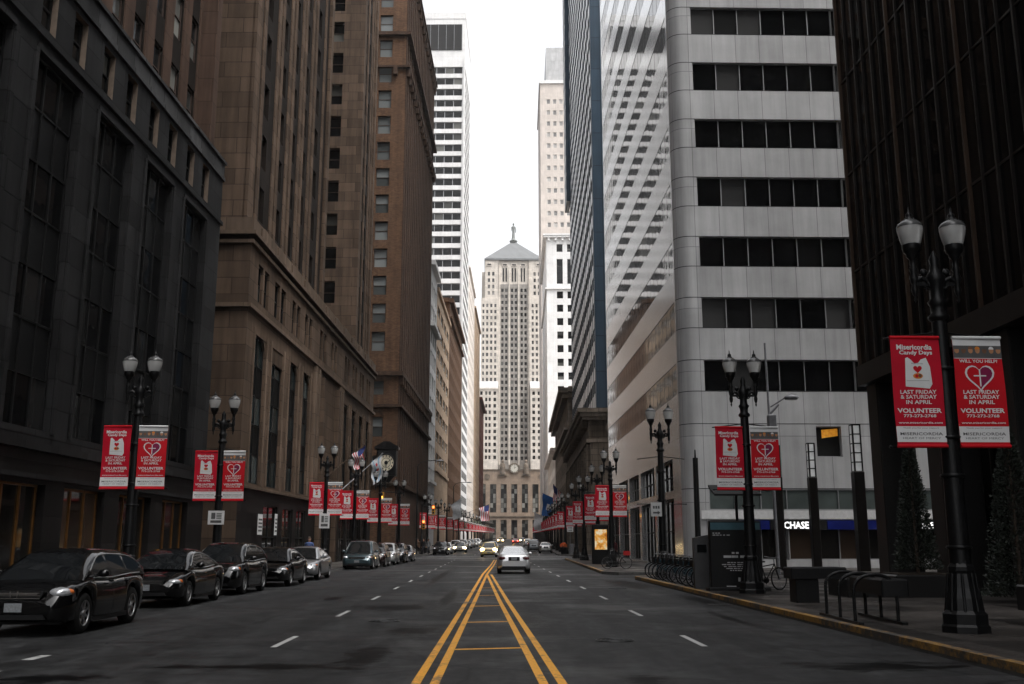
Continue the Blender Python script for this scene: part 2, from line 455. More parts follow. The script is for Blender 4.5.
# painted markings
g = MB()
def line2(pts, w=.11):
    for (x0, y0), (x1, y1) in zip(pts[:-1], pts[1:]):
        n = max(1, int((y1-y0)/4))
        for i in range(n):
            a = i/n; b = (i+1)/n
            xa = x0+(x1-x0)*a; xb = x0+(x1-x0)*b; ya = y0+(y1-y0)*a; yb = y0+(y1-y0)*b
            g.quad((xa-w/2, ya, .004), (xa+w/2, ya, .004), (xb+w/2, yb, .004), (xb-w/2, yb, .004))
Lc = [(-.86, 4), (-.745, 11.9), (-.53, 28.5), (-.25, 53), (.2, 75), (.55, 98)]
Rc = [(.93, 4), (.745, 11.9), (.40, 28.5), (-.02, 52.5)]
for off in (-.11, .11):
    line2([(x+off, y) for x, y in Lc]); line2([(x+off, y) for x, y in Rc])
def interp(P, y):
    for (x0, y0), (x1, y1) in zip(P[:-1], P[1:]):
        if y0 <= y <= y1: return x0+(x1-x0)*(y-y0)/(y1-y0)
for y in (10.6, 15.8, 21.1, 26.4, 31.7, 37):
    a = interp(Lc, y)+.17; b = interp(Rc, y+.25)-.17
    g.quad((a, y-.07, .0045), (b, y+.15, .0045), (b, y+.30, .0045), (a, y+.09, .0045))
for off in (-.11, .11):
    line2([(.55+.032*(y-98)+off+.4, y) for y in (120, 200, 300, 400, 520)])
tag(g.build('yellow_lines', M['yellow']), kind='structure')
g = MB()
for k in range(-1, 13):
    y = 16.2 + 6.65*k
    for x in (-3.38, 3.4):
        g.quad((x-.05, y, .004), (x+.05, y, .004), (x+.05, y+1.9, .004), (x-.05, y+1.9, .004))
for k in range(22):
    y = 122 + 12*k
    for x in (-2.6, 5.2):
        xx = x+.032*(y-98)
        g.quad((xx-.06, y, .004), (xx+.06, y, .004), (xx+.15, y+2.6, .004), (xx+.03, y+2.6, .004))
for x, y in ((-6.45, 14.55), (-6.3, 12.75)):
    g.quad((x-.08, y, .004), (x+.08, y, .004), (x+.10, y+.6, .004), (x-.06, y+.6, .004))
for y0 in (104.2, 112.0):
    g.quad((-7.6, y0, .004), (8.6, y0, .004), (8.6, y0+.35, .004), (-7.6, y0+.35, .004))
    g.quad((-7.6, y0+2.6, .004), (8.6, y0+2.6, .004), (8.6, y0+2.95, .004), (-7.6, y0+2.95, .004))
g.quad((.9, 101, .004), (7.2, 101, .004), (7.2, 101.5, .004), (.9, 101.5, .004))
tag(g.build('white_lines', M['white_line']), kind='structure')

# manhole and drain covers let into the road
def cover(label, x, y, r, sq=False):
    mb = MB()
    if sq:
        mb.box(x-r, x+r, y-r*.7, y+r*.7, -.01, .006)
        for k in range(6): mb.box(x-r*.85+r*.3*k, x-r*.72+r*.3*k, y-r*.55, y+r*.55, .006, .011, 1)
    else:
        mb.cyl((0, 0, -.01), (0, 0, .006), r, r, 28, 0)
        for q in range(4): mb.torus((0, 0, .006), r*(.25+.23*q), .012, 'z', 28, 4, 1)
        mb.v = [(a+x, b+y, c) for a, b, c in mb.v]
    o = mb.build('drain_cover' if sq else 'manhole_cover', [M['cast_iron'], M['cast_iron_worn']])
    tag(o, label, 'drain cover' if sq else 'manhole cover')
M['cast_iron'] = pm('cast_iron', (.012, .012, .012), .5, .5, .3, 20); M['cast_iron_worn'] = pm('worn_cast_iron', (.05, .05, .05), .4, .6, .3, 20)
cover('round manhole cover in the right lane, near the viewer', 2.1, 17.2, .33)
cover('round manhole cover in the left lane beyond the first white dash', -2.2, 21.5, .33)
cover('round manhole cover far along the right lane, short of the silver sedan', 4.6, 36.5, .35)
cover('slotted drain grate against the yellow kerb', 6.1, 27.0, .33, True)
# ------------------------------------------------------------------ buildings
M['black_granite'] = stone('black_granite', (.022, .022, .023), 2.1, .95, .35, .28, .6, .03, .4, .10)
M['dark_granite'] = stone('dark_base_granite', (.014, .0125, .012), 1.6, .8, .4, .4, .6, .02, .3, .10)
M['light_granite'] = stone('cornice_granite', (.06, .06, .062), 1.6, 2.2, .35, .6, .5, .05, .4)
M['brown_pier'] = stone('brown_pier_stone', (.085, .052, .038), 3, 1.2, .6, .2, .75, .02, .4)
M['limestone'] = stone('brown_limestone', (.108, .074, .053), 1.9, .92, .42, .28, .8, .022, .35)
M['limestone_hi'] = stone('pale_limestone', (.14, .10, .074), 2.6, 1.5, .5, .2, .8, .02, .35)
M['brown_brick'] = stone('brown_brick', (.108, .060, .036), .32, .11, .75, .25, .85, .012, .3)
M['brick_dark'] = stone('dark_brown_brick', (.062, .038, .027), .32, .11, .75, .25, .85, .012, .35)
M['alu'] = stone('grey_panel', (.45, .45, .455), 1.57, 4.0, .4, .09, .42, .018, .18, offset=0.0)
M['steel_pol'] = None
M['white_stone'] = stone('white_stone', (.65, .645, .64), 3, 3.13, .85, .04, .7, .03, .1, offset=0)
M['pale_stone'] = stone('pale_stone', (.66, .60, .55), 2, 1.4, .8, .06, .8, .02, .15)
M['pink_stone'] = stone('pinkish_stone', (.53, .475, .435), 2, 1.6, .85, .05, .8, .02, .12)
M['buff_stone'] = stone('buff_limestone', (.57, .52, .465), 2.2, 1.2, .7, .1, .8, .02, .2)
M['tan_stone'] = stone('tan_stone', (.42, .31, .22), 2.2, 1.2, .7, .1, .8, .02, .2)
M['maroon'] = stone('maroon_brick', (.12, .04, .03), .5, .2, .7, .2, .85, .02, .3)
M['navy'] = stone('navy_cladding', (.035, .055, .078), 2.4, 4.4, .5, .12, .35, .05, .15, offset=0)
M['ornate'] = stone('ornate_stone', (.18, .145, .115), 1.4, .7, .5, .2, .8, .03, .4)
M['alu_bright'] = stone('bright_aluminium', (.80, .80, .81), 2.95, 3.25, .7, .04, .3, .02, .08, metal=.55, offset=0, bumpk=.05)
M['pale_jamb'] = pm('pale_window_jamb', (.15, .115, .09), .8)
M['groove'] = stone('shaded_groove_stone', (.014, .010, .008), 1.2, 1.635, .5, .3, .8, .03, .3)  # shade of the narrow grooves between ribs, put into the colour
M['roofing'] = pm('roof_gravel', (.14, .14, .14), .9)
M['grey_roof'] = stone('grey_roof_sheet', (.15, .155, .16), .8, 30, .8, .06, .7, .04, .15)
M['w_dark'] = glass('window_dark', (.005, .0055, .006), (.12, .12, .11), share=.12, spec=.22)
M['w_blind'] = glass('window_blinds', (.010, .011, .012), (.24, .24, .22), .5, spec=.3)
M['w_wave'] = glass('window_wavy', (.003, .0032, .0036), (.02, .02, .02), .22, .03, .12, spec=.16)
M['w_far'] = glass('window_far', (.03, .03, .032), (.22, .21, .2), .3, .12)
M['w_teal'] = glass('window_teal', (.010, .018, .020), (.07, .085, .085), .2, .09, spec=.25)
M['f_dark'] = pm('dark_window_frame', (.010, .010, .0105), .5, .3)
M['f_brown'] = pm('brown_window_frame', (.045, .03, .024), .6)
M['f_alu'] = pm('aluminium_mullion', (.36, .36, .37), .4, .5, .05)
M['f_white'] = pm('white_window_frame', (.6, .6, .58), .6)
M['shop'] = glass('shop_glass', (.012, .011, .010), (.07, .045, .03), .35, .05)
M['spandrel'] = pm('spandrel_metal', (.0055, .006, .0065), .45, .4, .3, 1.2)

class Style:
    def __init__(s, glass='w_dark', frame='f_dark', nx=1, nz=1, ft=.06, depth=.28, fd=.06, spans=()):
        s.g, s.fm, s.nx, s.nz, s.ft, s.depth, s.fd, s.spans = glass, frame, nx, nz, ft, depth, fd, spans

def window_mb(mb, w, h, st, T=lambda x, y, z: (x, y, z)):
    t = st.ft
    def bx(x0, x1, y0, y1, z0, z1, mi):
        c = [(x0, y0, z0), (x1, y0, z0), (x1, y1, z0), (x0, y1, z0), (x0, y0, z1), (x1, y0, z1), (x1, y1, z1), (x0, y1, z1)]
        mb.add([T(*p) for p in c], [(0, 3, 2, 1), (4, 5, 6, 7), (0, 1, 5, 4), (1, 2, 6, 5), (2, 3, 7, 6), (3, 0, 4, 7)], mi)
    cw = w/st.nx; chh = h/st.nz
    for i in range(st.nx):
        for j in range(st.nz):
            x0 = -w/2+i*cw; z0 = j*chh
            p = [(x0+.01, 0, z0+.01), (x0+cw-.01, 0, z0+.01), (x0+cw-.01, 0, z0+chh-.01), (x0+.01, 0, z0+chh-.01)]
            mi = 2 if (j in st.spans) else 0
            mb.add([T(*q) for q in p], [(0, 1, 2, 3)], mi)
    f = st.fd
    bx(-w/2, -w/2+t, -f, .004, 0, h, 1); bx(w/2-t, w/2, -f, .004, 0, h, 1)
    bx(-w/2+t, w/2-t, -f, .003, 0, t, 1); bx(-w/2+t, w/2-t, -f, .003, h-t, h, 1)
    for i in range(1, st.nx): bx(-w/2+i*cw-t/2, -w/2+i*cw+t/2, -f*1.05, .002, t, h-t, 1)
    for j in range(1, st.nz): bx(-w/2+t, w/2-t, -f*.9, .001, j*chh-t/2, j*chh+t/2, 1)

_wm = {}
class Building:
    def __init__(s, name, label, loc, rot, L=0, cat='building', group=None):
        s.root = thing(name, label, cat, (loc[0], loc[1], 0), rot, group)
        s.L = L; s.ops = []; s.inv = None
        s.loc = Vector((loc[0], loc[1], 0)); s.rot = rot
    def P(s, side, off=0):
        if side == 'st': return lambda a, d, z: (a, d+off, z)
        if side == 'nf': return lambda a, d, z: (d+off, a, z)
        if side == 'nr': return lambda a, d, z: (s.L-d-off, a, z)
    def wall(s, mb, side, s0, s1, z0, z1, cols=(), rows=(), st=None, skip=(), mi=0, off=0, rmi=None):
        """flat wall with real openings; columns and rows of openings are lists of (start, end)"""
        P = s.P(side, off); rmi = mi if rmi is None else rmi
        def q(a0, a1, b0, b1, m=mi):
            if a1-a0 > 1e-4 and b1-b0 > 1e-4: mb.quad(P(a0, 0, b0), P(a1, 0, b0), P(a1, 0, b1), P(a0, 0, b1), m)
        cols = sorted(cols); rows = sorted(rows); z = z0
        if not cols: rows = []
        for ri, (za, zb) in enumerate(rows):
            q(s0, s1, z, za); x = s0
            for ci, (a, b) in enumerate(cols):
                if (ci, ri) in skip: continue
                q(x, a, za, zb); x = b
                r = st.depth
                mb.quad(P(a, 0, za), P(a, 0, zb), P(a, r, zb), P(a, r, za), rmi)
                mb.quad(P(b, 0, za), P(b, r, za), P(b, r, zb), P(b, 0, zb), rmi)
                mb.quad(P(a, 0, za), P(a, r, za), P(b, r, za), P(b, 0, za), rmi)
                mb.quad(P(a, 0, zb), P(b, 0, zb), P(b, r, zb), P(a, r, zb), rmi)
                s.ops.append((side, (a+b)/2, za, b-a, zb-za, st, r+off))
            q(x, s1, za, zb); z = zb
        q(s0, s1, z, z1)
    def world(s, p):
        c, n = math.cos(s.rot), math.sin(s.rot)
        return Vector((s.loc.x+p[0]*c-p[1]*n, s.loc.y+p[0]*n+p[1]*c, p[2]))
    def windows(s, limit=96, name='window'):
        rotd = {'st': 0, 'nf': -PI/2, 'nr': PI/2}
        lst = []
        for o in s.ops:
            side, c, z, w, h, st, d = o
            p = s.P(side)(c, d, z+h/2); wp = s.world(p)-Vector((0, 0, CH))
            dy = wp.dot(_f)
            if dy > .5:
                px = 512+FPX*wp.dot(_r)/dy; py = 342-FPX*wp.dot(_u)/dy
                inside = -30 < px < 1054 and -40 < py < 724
            else: inside = False
            fac = abs(wp.x)/wp.length if side == 'st' else abs(wp.y)/wp.length
            area = w*h*fac/max(1, wp.length)**2
            lst.append((0 if inside else 1, -area, o))
        lst.sort(key=lambda t: (t[0], t[1]))
        rest = {}
        for k, (out, a, o) in enumerate(lst):
            side, c, z, w, h, st, d = o
            mats = [M[st.g], M[st.fm], M['spandrel']]
            if k < limit and not out:
                key = (round(w, 3), round(h, 3), id(st))
                if key not in _wm:
                    mb = MB(); window_mb(mb, w, h, st); _wm[key] = mb.mesh('window', mats)
                link(name, _wm[key], s.root, s.P(side)(c, d, z), rotd[side])
            else:
                mb, mt = rest.setdefault(id(st), (MB(), mats))
                P = s.P(side)
                sg = -1 if side == 'nf' else 1
                window_mb(mb, w, h, st, lambda x, y, zz: P(c+x, d+y, z+zz))
        # everything past the hundred largest: one part
        if rest:
            mb = MB(); mats = []
            for r, mt in rest.values():
                o = len(mats); mats += mt
                mb.add(r.v, r.f, 0); n = len(r.f)
                mb.m[-n:] = [i+o for i in r.m]
            o = mb.build('far_windows', mats, s.root)
            o['kind'] = 'stuff'
    def part(s, name, mb, mats): return mb.build(name, mats, s.root)

def spans(start, period, width, n): return [(start+i*period, start+i*period+width) for i in range(n)]
def leftrot(): return PI/2-AL
def right_origin(y1): return (FR(y1), y1)

# ---- A: dark granite building, near left
b = Building('granite_building', 'black granite building with tall dark bays and brown tower piers above, near left', (FL(-14), -14), leftrot())
X = lambda y: (y+14)/math.cos(AL)
mb = MB(); L = X(46.4)
bay = Style('w_wave', 'f_dark', 3, 7, .06, .26, .05, spans=(1, 3, 5))
door = Style('shop', 'gold', 3, 1, .07, .3, .05)
heads = [44.3-4.42*i for i in range(13)]
bc = [(X(h)-3.0, X(h)-.1) for h in heads]
b.wall(mb, 'st', 0, L, 0, 4.33, [(a-.15, c+.1) for a, c in bc], [(.12, 3.35)], door, mi=1)
b.wall(mb, 'st', 0, L, 4.33, 16.6, bc, [(4.95, 16.3)], bay)
sm = Style('w_dark', 'f_dark', 1, 2, .06, .26)
sc = []
for a, c in bc:
    m = (a+c)/2
    sc += [(m-1.5, m-.55), (m+.62, m+1.57)]
b.wall(mb, 'st', 0, L, 16.6, 19.0, sc, [(17.15, 18.8)], sm, rmi=2)
# return wall to the alley and roof
mb.quad((L, 0, 0), (L, 30, 0), (L, 30, 19.9), (L, 0, 19.9)); mb.quad((0, 0, 0), (0, 30, 0), (0, 30, 19.9), (0, 0, 19.9))
mb.quad((0, 0, 19.9), (L, 0, 19.9), (L, 30, 19.9), (0, 30, 19.9))
b.part('wall', mb, [M['black_granite'], M['dark_granite'], M['pale_jamb']])
mb = MB()
for z, d, h in ((3.5, .10, .14), (4.33, .16, .22), (16.75, .12, .18)):
    mb.box(-.05, L+.05, -d, .05, z, z+h)
for a, c in bc:     # chamfered hoods over the bays
    m = (a+c)/2
    mb.box(a-.1, c+.1, -.05, .02, 16.32, 16.5)
    mb.box(a-.26, a-.06, -.07, .02, 4.9, 16.3); mb.box(c+.06, c+.26, -.07, .02, 4.9, 16.3)
b.part('moulding', mb, [M['black_granite']])
mb = MB()
mb.box(-.1, L+.06, -.10, .4, 19.0, 19.2); mb.box(-.1, L+.03, -.05, .4, 19.2, 19.85); mb.box(-.1, L+.08, -.14, .4, 19.85, 20.0)
b.part('cornice', mb, [M['light_granite']])
# tower with brown piers
mb = MB(); mg = MB()
tw = Style('w_blind', 'f_brown', 1, 2, .06, .15)
per = 2.15; n = int(L/per)
fl = [(20.9+3.6*i, 23.1+3.6*i) for i in range(15)]
cols = [(L-.9-per*(i+1)+.62, L-.9-per*i-.42) for i in range(n-1)]
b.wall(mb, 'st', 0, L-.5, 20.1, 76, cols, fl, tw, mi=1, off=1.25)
for i, (a, c) in enumerate(cols):
    mb.box(c+.05, c+.97, 1.16 if i % 2 else 1.19, 1.26, 20.1, 76)
mb.box(L-.95, L-.3, .45, 1.3, 20.1, 76)
mb.quad((L-.5, .5, 20.1), (L-.5, 30, 20.1), (L-.5, 30, 76), (L-.5, .5, 76)); mb.quad((0, 1, 76), (L-.5, 1, 76), (L-.5, 30, 76), (0, 30, 76))
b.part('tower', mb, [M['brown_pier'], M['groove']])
b.windows()

# ---- B: brown limestone building with a light court
b = Building('limestone_building', 'brown limestone building with tall arched bays, light court and flags, beyond the left alley', (FL(51.9), 51.9), leftrot())
L = 45.7; mb = MB()
tall = Style('w_teal', 'f_dark', 2, 5, .08, .22, .06, spans=(1, 3))
shop = Style('shop', 'f_dark', 2, 2, .07, .16, .05)
c1 = [(1.7, 4.2), (5.5, 8.4), (10.1, 12.5), (13.9, 16.3)]
c2 = [(29.3, 31.8), (33.1, 35.6), (37.0, 39.5), (41.0, 43.4)]
b.wall(mb, 'st', 0, L, 0, 4.45, [(a-.2, c+.2) for a, c in c1[1:]]+[(20.2, 25.6)]+[(a-.2, c+.2) for a, c in c2], [(.15, 3.7)], shop, mi=1)
b.wall(mb, 'st', 0, L, 4.45, 14.0, c1+c2, [(4.75, 12.9)], tall)
# entrance recess
mb.box(19.6, 20.2, -.35, .02, .2, 13.4); mb.box(25.6, 26.2, -.35, .02, .2, 13.4)
small = Style('w_dark', 'f_dark', 1, 2, .05, .22)
sc = []
for a, c in c1+[(19.0, 21.4), (23.4, 25.8)]+c2:
    w = (c-a)/2
    sc += [(a+.05, a+w-.18), (a+w+.18, c-.05)]
b.wall(mb, 'st', 0, L, 14.0, 17.7, sc, [(14.75, 16.9)], small)
b.wall(mb, 'nf', 0, 28, 0, 17.7, [], [])
mb.quad((L, 0, 0), (L, 28, 0), (L, 28, 19), (L, 0, 19)); mb.quad((0, 0, 18.9), (L, 0, 18.9), (L, 28, 18.9), (0, 28, 18.9))
mb.quad((0, 28, 0), (L, 28, 0), (L, 28, 19), (0, 28, 19))
b.part('wall', mb, [M['limestone'], M['dark_granite'], M['limestone_hi']])
mb = MB()
for z, d, h in ((4.45, .22, .16), (14.0, .2, .22), (17.55, .18, .2), (18.0, .32, .22)):
    mb.box(-d, L+d, -d, .02, z, z+h); mb.box(-d, .02, .021, 28, z, z+h)
mb.box(-.1, L+.1, -.12, .4, 18.22, 19.0); mb.box(-.1, .4, .401, 28, 18.22, 19.0)
for i in range(12):     # carved shields on the parapet
    x = 2.2+3.75*i
    mb.prism([(x-.8, 18.32), (x+.8, 18.32), (x+.8, 18.85), (x+.3, 18.97), (x-.3, 18.97), (x-.8, 18.85)], -.2, -.1)
b.part('cornice', mb, [M['limestone_hi']])
for a, c in c1+c2:      # paired shafts and arched hoods
    mb = MB()
    for x in (a-.16, c+.16):
        mb.cyl((x, -.02, 4.75), (x, -.02, 13.2), .07, .07, 8)
    m = (a+c)/2; w = (c-a)/2
    pts = [(m-w*math.cos(t)*1.0, 12.0+w*.85*math.sin(t)) for t in [PI*i/10 for i in range(11)]]
    mb.prism([(a, 12.9), (a, 12.0)]+pts[1:-1]+[(c, 12.0), (c, 12.9)], .05, .2)
    b.part('bay_surround', mb, [M['limestone_hi']])
for x in (17.6, 18.7, 27.2, 28.3):
    mb = MB(); mb.box(x-.3, x+.3, -.2, .02, 4.62, 13.9); b.part('pier', mb, [M['limestone_hi']])
# two wings above the court
wst = Style('w_dark', 'f_brown', 1, 2, .06, .45)
for (x0, x1, name) in ((0.6, 22.2, 'front_wing'), (37.0, 45.4, 'rear_wing')):
    mb = MB(); fl = [(20.2+3.27*i, 22.25+3.27*i) for i in range(17)]
    if name == 'front_wing':
        cols = [(x0+3.2, x0+4.2), (x0+7.2, x0+8.0), (x0+10.4, x0+11.2), (x0+13.6, x0+14.4), (x0+17.2, x0+18.2)]
        ribs = [x0+.0+.0, x0+2.1, x0+5.4, x0+6.3, x0+8.6, x0+9.6, x0+11.8, x0+12.8, x0+15.0, x0+16.1, x0+19.2, x0+20.8]
    else:
        cols = [(x0+2.2, x0+3.0), (x0+4.4, x0+5.1)]
        ribs = [x0+1.2, x0+3.3, x0+5.6, x0+6.8]
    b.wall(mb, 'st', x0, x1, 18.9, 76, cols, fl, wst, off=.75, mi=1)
    for r in ribs: mb.box(r, r+.62, .67, .76, 18.9, 76)
    mb.box(x0-.0, x0+1.1, .5, .76, 18.9, 76); mb.box(x1-.8, x1, .5, .76, 18.9, 76)
    if name == 'rear_wing':
        b.wall(mb, 'nf', .76, 28, 18.9, 76, [(2.55, 3.75)], [(20.0+3.27*i, 22.1+3.27*i) for i in range(17)], wst, off=x0)
    else:
        b.wall(mb, 'nf', .76, 28, 18.9, 76, [(4.5, 5.6), (9.5, 10.6)], fl, wst, off=x0)
    mb.quad((x1, .76, 18.9), (x1, 28, 18.9), (x1, 28, 76), (x1, .76, 76)); mb.quad((x0, .76, 76), (x1, .76, 76), (x1, 28, 76), (x0, 28, 76))
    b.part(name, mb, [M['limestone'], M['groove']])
b.windows()

# ---- C: brown brick block with corbelled upper galleries
b = Building('brick_building', 'brown brick high-rise with ribbed street side and corbelled balconies, across the left crossing', (FL(117), 117), leftrot())
L = 39; mb = MB()
M['w_pale_sash'] = glass('window_pale_sash', (.05, .055, .055), (.2, .215, .215), .9, .08, spec=.4)
sash = Style('w_pale_sash', 'f_brown', 1, 2, .08, .3)
zf = [24.2+3.48*i for i in range(16)]
fl = [(z, z+2.4) for z in zf if z < 76]
b.wall(mb, 'nf', 0, 26, 0, 78, [(1.75+2.9*i, 3.4+2.9*i) for i in range(8)], [(9.0, 11.6), (13.9, 16.3), (18.9, 20.6)]+fl, sash)
per = 2.2; n = 17
cols = [(.95+per*i, 1.85+per*i) for i in range(n)]
b.wall(mb, 'st', 0, L, 0, 78, cols, [(9, 11.6), (13.9, 16.3), (18.9, 20.6)]+fl, sash, mi=1)
for i in range(n+1): mb.box(max(.0, per*i-.2), per*i+.55, -.16, .0, 8.6, 76.5, 1)
mb.quad((L, 0, 0), (L, 26, 0), (L, 26, 78), (L, 0, 78)); mb.quad((0, 0, 78), (L, 0, 78), (L, 26, 78), (0, 26, 78))
b.part('wall', mb, [M['brown_brick'], M['brick_dark']])
mb = MB()
for z, d, h in ((8.2, .35, .5), (17.4, .5, .35), (21.2, .6, .5), (60.9, .6, .3), (65.4, .65, .45), (76.5, .45, .7), (77.2, .6, .35)):
    mb = MB(); mb.box(-d*.7, L+.1, -d, .0, z, z+h); mb.box(-d*.7, .0, .001, 26, z, z+h)
    if z in (21.2, 60.9, 76.5):
        for i in range(18):
            x = per*i; mb.box(x, x+.45, -d*.95, .0, z-1.1, z)
        if z == 60.9:
            for i in range(6): mb.box(-.55, 0, 1+2.9*i, 1.5+2.9*i, 59.9, 60.9)
    b.part('cornice' if z > 70 else 'string_course', mb, [M['brick_dark']])
for i in range(8):      # arched heads over the lower windows facing the crossing
    mb = MB()
    m = 2.55+2.9*i
    for k in range(8):
        t0 = PI*k/8; t1 = PI*(k+1)/8
        p = lambda r, t: (-.06, m-r*math.cos(t), 16.1+r*math.sin(t))
        mb.quad(p(.68, t0), p(.95, t0), p(.95, t1), p(.68, t1))
    b.part('arch', mb, [M['brick_dark']])
b.windows()

# ---- small blocks beyond it, left side
def simple_block(name, label, y0, y1, H, mat, depth, col_p, col_w, fl_h, win_h, z1, style, nf_cols=0, cor=None, corh=.5, ribs=0, base=None, sep=0, trim=None, side='l', dx=0):
    if side == 'l':
        bb = Building(name, label, (FL(y0)+dx, y0), leftrot()); near = 'nf'
    else:
        bb = Building(name, label, (FR(y1)+dx, y1), -PI/2-AR); near = 'nr'
        bb.rot = -PI/2-AR; bb.root.rotation_euler = (0, 0, bb.rot)
    L = (y1-y0)/math.cos(AL); bb.L = L
    mb = MB(); rows = []
    z = z1
    while z+win_h < H-1.2:
        rows.append((z, z+win_h)); z += fl_h
    n = int((L-.6)/col_p); m0 = (L-n*col_p)/2
    cols = [(m0+col_p*i+(col_p-col_w)/2, m0+col_p*i+(col_p+col_w)/2) for i in range(n)]
    bb.wall(mb, 'st', 0, L, 0, H, cols, rows, style)
    nc = []
    if nf_cols:
        cp, cw, c0, k = nf_cols
        nc = [(c0+cp*i, c0+cp*i+cw) for i in range(k)]
    bb.wall(mb, near, 0, depth, 0, H, nc, rows, style)
    xb = L if near == 'nf' else 0
    mb.quad((xb, 0, 0), (xb, depth, 0), (xb, depth, H), (xb, 0, H)); mb.quad((0, 0, H), (L, 0, H), (L, depth, H), (0, depth, H))
    if ribs:
        for i in range(n+1): mb.box(m0+col_p*i-.22, m0+col_p*i+.22, -ribs, 0, 6, H-1)
    bb.part('wall', mb, [mat])
    for z, d, h in (cor or ((H-.6, .5, .6),)):
        mb = MB()
        mb.box(-.3 if near == 'nf' else 0, L if near == 'nf' else L+.3, -d, 0, z, z+h)
        if near == 'nf': mb.box(-d, 0, .001, depth, z, z+h)
        else: mb.box(L, L+d, .001, depth, z, z+h)
        bb.part('cornice' if z > H-1.5 else 'string_course', mb, [trim or mat])
    return bb
fw = Style('w_far', 'f_white', 1, 2, .08, .3)
fd = Style('w_dark', 'f_dark', 1, 1, .06, .3)
simple_block('office_building', 'narrow white office block with black windows next to the brown brick high-rise', 156.4, 168, 47, M['white_stone'], 20, 3.6, 2.5, 3.8, 2.6, 7, fd, (3.6, 2.4, 1.2, 4), ((46.2, .7, .8), (36, .8, .6), (11, .4, .5))).windows(60)
simple_block('office_building', 'tan stone office block with pale window bands, between white and brown blocks', 168.4, 198, 45.5, M['tan_stone'], 20, 7.0, 5.6, 3.7, 1.9, 15.0, fw, None, ((44.8, .4, .7), (13.6, .3, .5))).windows(60)
simple_block('office_building', 'dark brown block with stepped cornice just in front of the white banded tower', 198.4, 242, 51, M['brown_brick'], 20, 3.2, 1.4, 3.6, 2.0, 9, fd, (3.4, 1.4, 1.0, 4), ((50.2, .8, .8), (46.8, .5, .4))).windows(60)
# ---- G: tall white banded tower
b = Building('white_tower', 'tall white tower with ribbon windows and dark louvred top floor', (FL(243), 243), leftrot())
L = 25; H = 145; mb = MB()
rib = Style('w_dark', 'f_alu', 6, 1, .12, .35)
rows = []
z = 8.0
while z < 124: rows.append((z, z+1.95)); z += 3.12
b.wall(mb, 'nf', 0, 32, 0, 140.5, [(.75, 14.4), (15.4, 29.6)], rows, rib)
lou = Style('w_dark', 'f_dark', 12, 1, .16, .4)
sfw = Style('w_dark', 'f_dark', 1, 1, .05, .06)
cols = [(.8+2.05*i, 2.3+2.05*i) for i in range(11)]
b.wall(mb, 'st', 0, L, 0, 140.5, cols, rows, sfw)
mb.quad((L, 0, 0), (L, 32, 0), (L, 32, 140.5), (L, 0, 140.5)); mb.quad((0, 0, 140.5), (L, 0, 140.5), (L, 32, 140.5), (0, 32, 140.5))
b.part('wall', mb, [M['white_stone']])
mb = MB()
for x in (0.1, 14.65, 30.0):
    mb = MB(); mb.box(-.28, 0, x, x+.35, 2, 128); b.part('pier', mb, [M['white_stone']])
mb = MB(); mb.box(-.1, L, -.1, 32, 139.3, 141)
b.part('parapet', mb, [M['white_stone']])
mb = MB(); mb.box(-.16, -.01, .9, 31, 130.2, 137.6)
for i in range(15): mb.box(-.25, -.16, .9+2.1*i, 1.0+2.1*i, 130.2, 137.6, 1)
b.part('louvre', mb, [M['plastic'], M['grey_metal']])
b.windows(98)
simple_block('grey_office_slab', 'grey glass office slab beside and behind the white banded tower', 268.6, 304, 78, M['pale_stone'], 20, 2.6, 1.7, 3.6, 2.0, 8, fd, None).windows(40)
simple_block('stone_office_block', 'pale tan stone block far down on the left, next to the maroon one', 304.5, 345, 75, M['tan_stone'], 20, 2.8, 1.3, 3.6, 2.0, 8, fd, (2.8, 1.3, 1, 4)).windows(40)
simple_block('maroon_building', 'narrow maroon brick building far down left, in front of the trading tower', 345.5, 384, 52, M['maroon'], 20, 2.8, 1.3, 3.6, 2.0, 8, fd, (2.8, 1.3, 1, 4), ((51, 1.0, 1.0),)).windows(40)
simple_block('low_stone_block', 'low pale stone block at far end of the street, left of trading tower', 384.5, 440, 40, M['buff_stone'], 16, 3.0, 1.4, 3.8, 2.2, 8, fd, dx=-6.5).windows(30)
simple_block('brown_stone_block', 'brown stone block last in the left row before the trading tower', 440.5, 500, 46, M['tan_stone'], 14, 3.0, 1.4, 3.8, 2.2, 8, fd, dx=-7.5).windows(30)

# ---- right side beyond the crossing
def rstyle(**k): return Style(**k)
def rblock(*a, **k): return simple_block(*a, side='r', **k)
# M: navy tower
b = Building('navy_tower', 'dark navy slab tower with white spandrel bands over an ornate stone base', (FR(172)+.75, 172), -PI/2-AR, L=54)
mb = MB(); L = 54.0; D0 = 16
sty = Style('w_dark', 'f_dark', 1, 1, .06, .05)
rows = [(19.5+3.25*i, 21.1+3.25*i) for i in range(29)]
cols = [(1.0+2.95*i, 3.35+2.95*i) for i in range(18)]
b.wall(mb, 'st', 0, L, 17.5, 115, cols, rows, sty, mi=1)
b.wall(mb, 'nr', 0, D0, 17.5, 115, [], [], mi=0)
for i in range(19): mb.box(2.95*i+.36, 2.95*i+.56, -.05, 0, 17.5, 115, 0)
mb.quad((0, 0, 0), (0, D0, 0), (0, D0, 115), (0, 0, 115)); mb.quad((0, 0, 115), (L, 0, 115), (L, D0, 115), (0, D0, 115))
b.part('wall', mb, [M['navy'], M['alu_bright']])
mb = MB()        # projecting dark corner bay at the far end
mb.box(-4, 2.6, -.75, .0, 62, 115)
for i in range(16): mb.box(-4.02, 2.62, -.78, -.745, 63.5+3.25*i, 64.2+3.25*i, 1)
b.part('hanging_bay', mb, [M['navy'], M['white_stone']])
mb = MB()
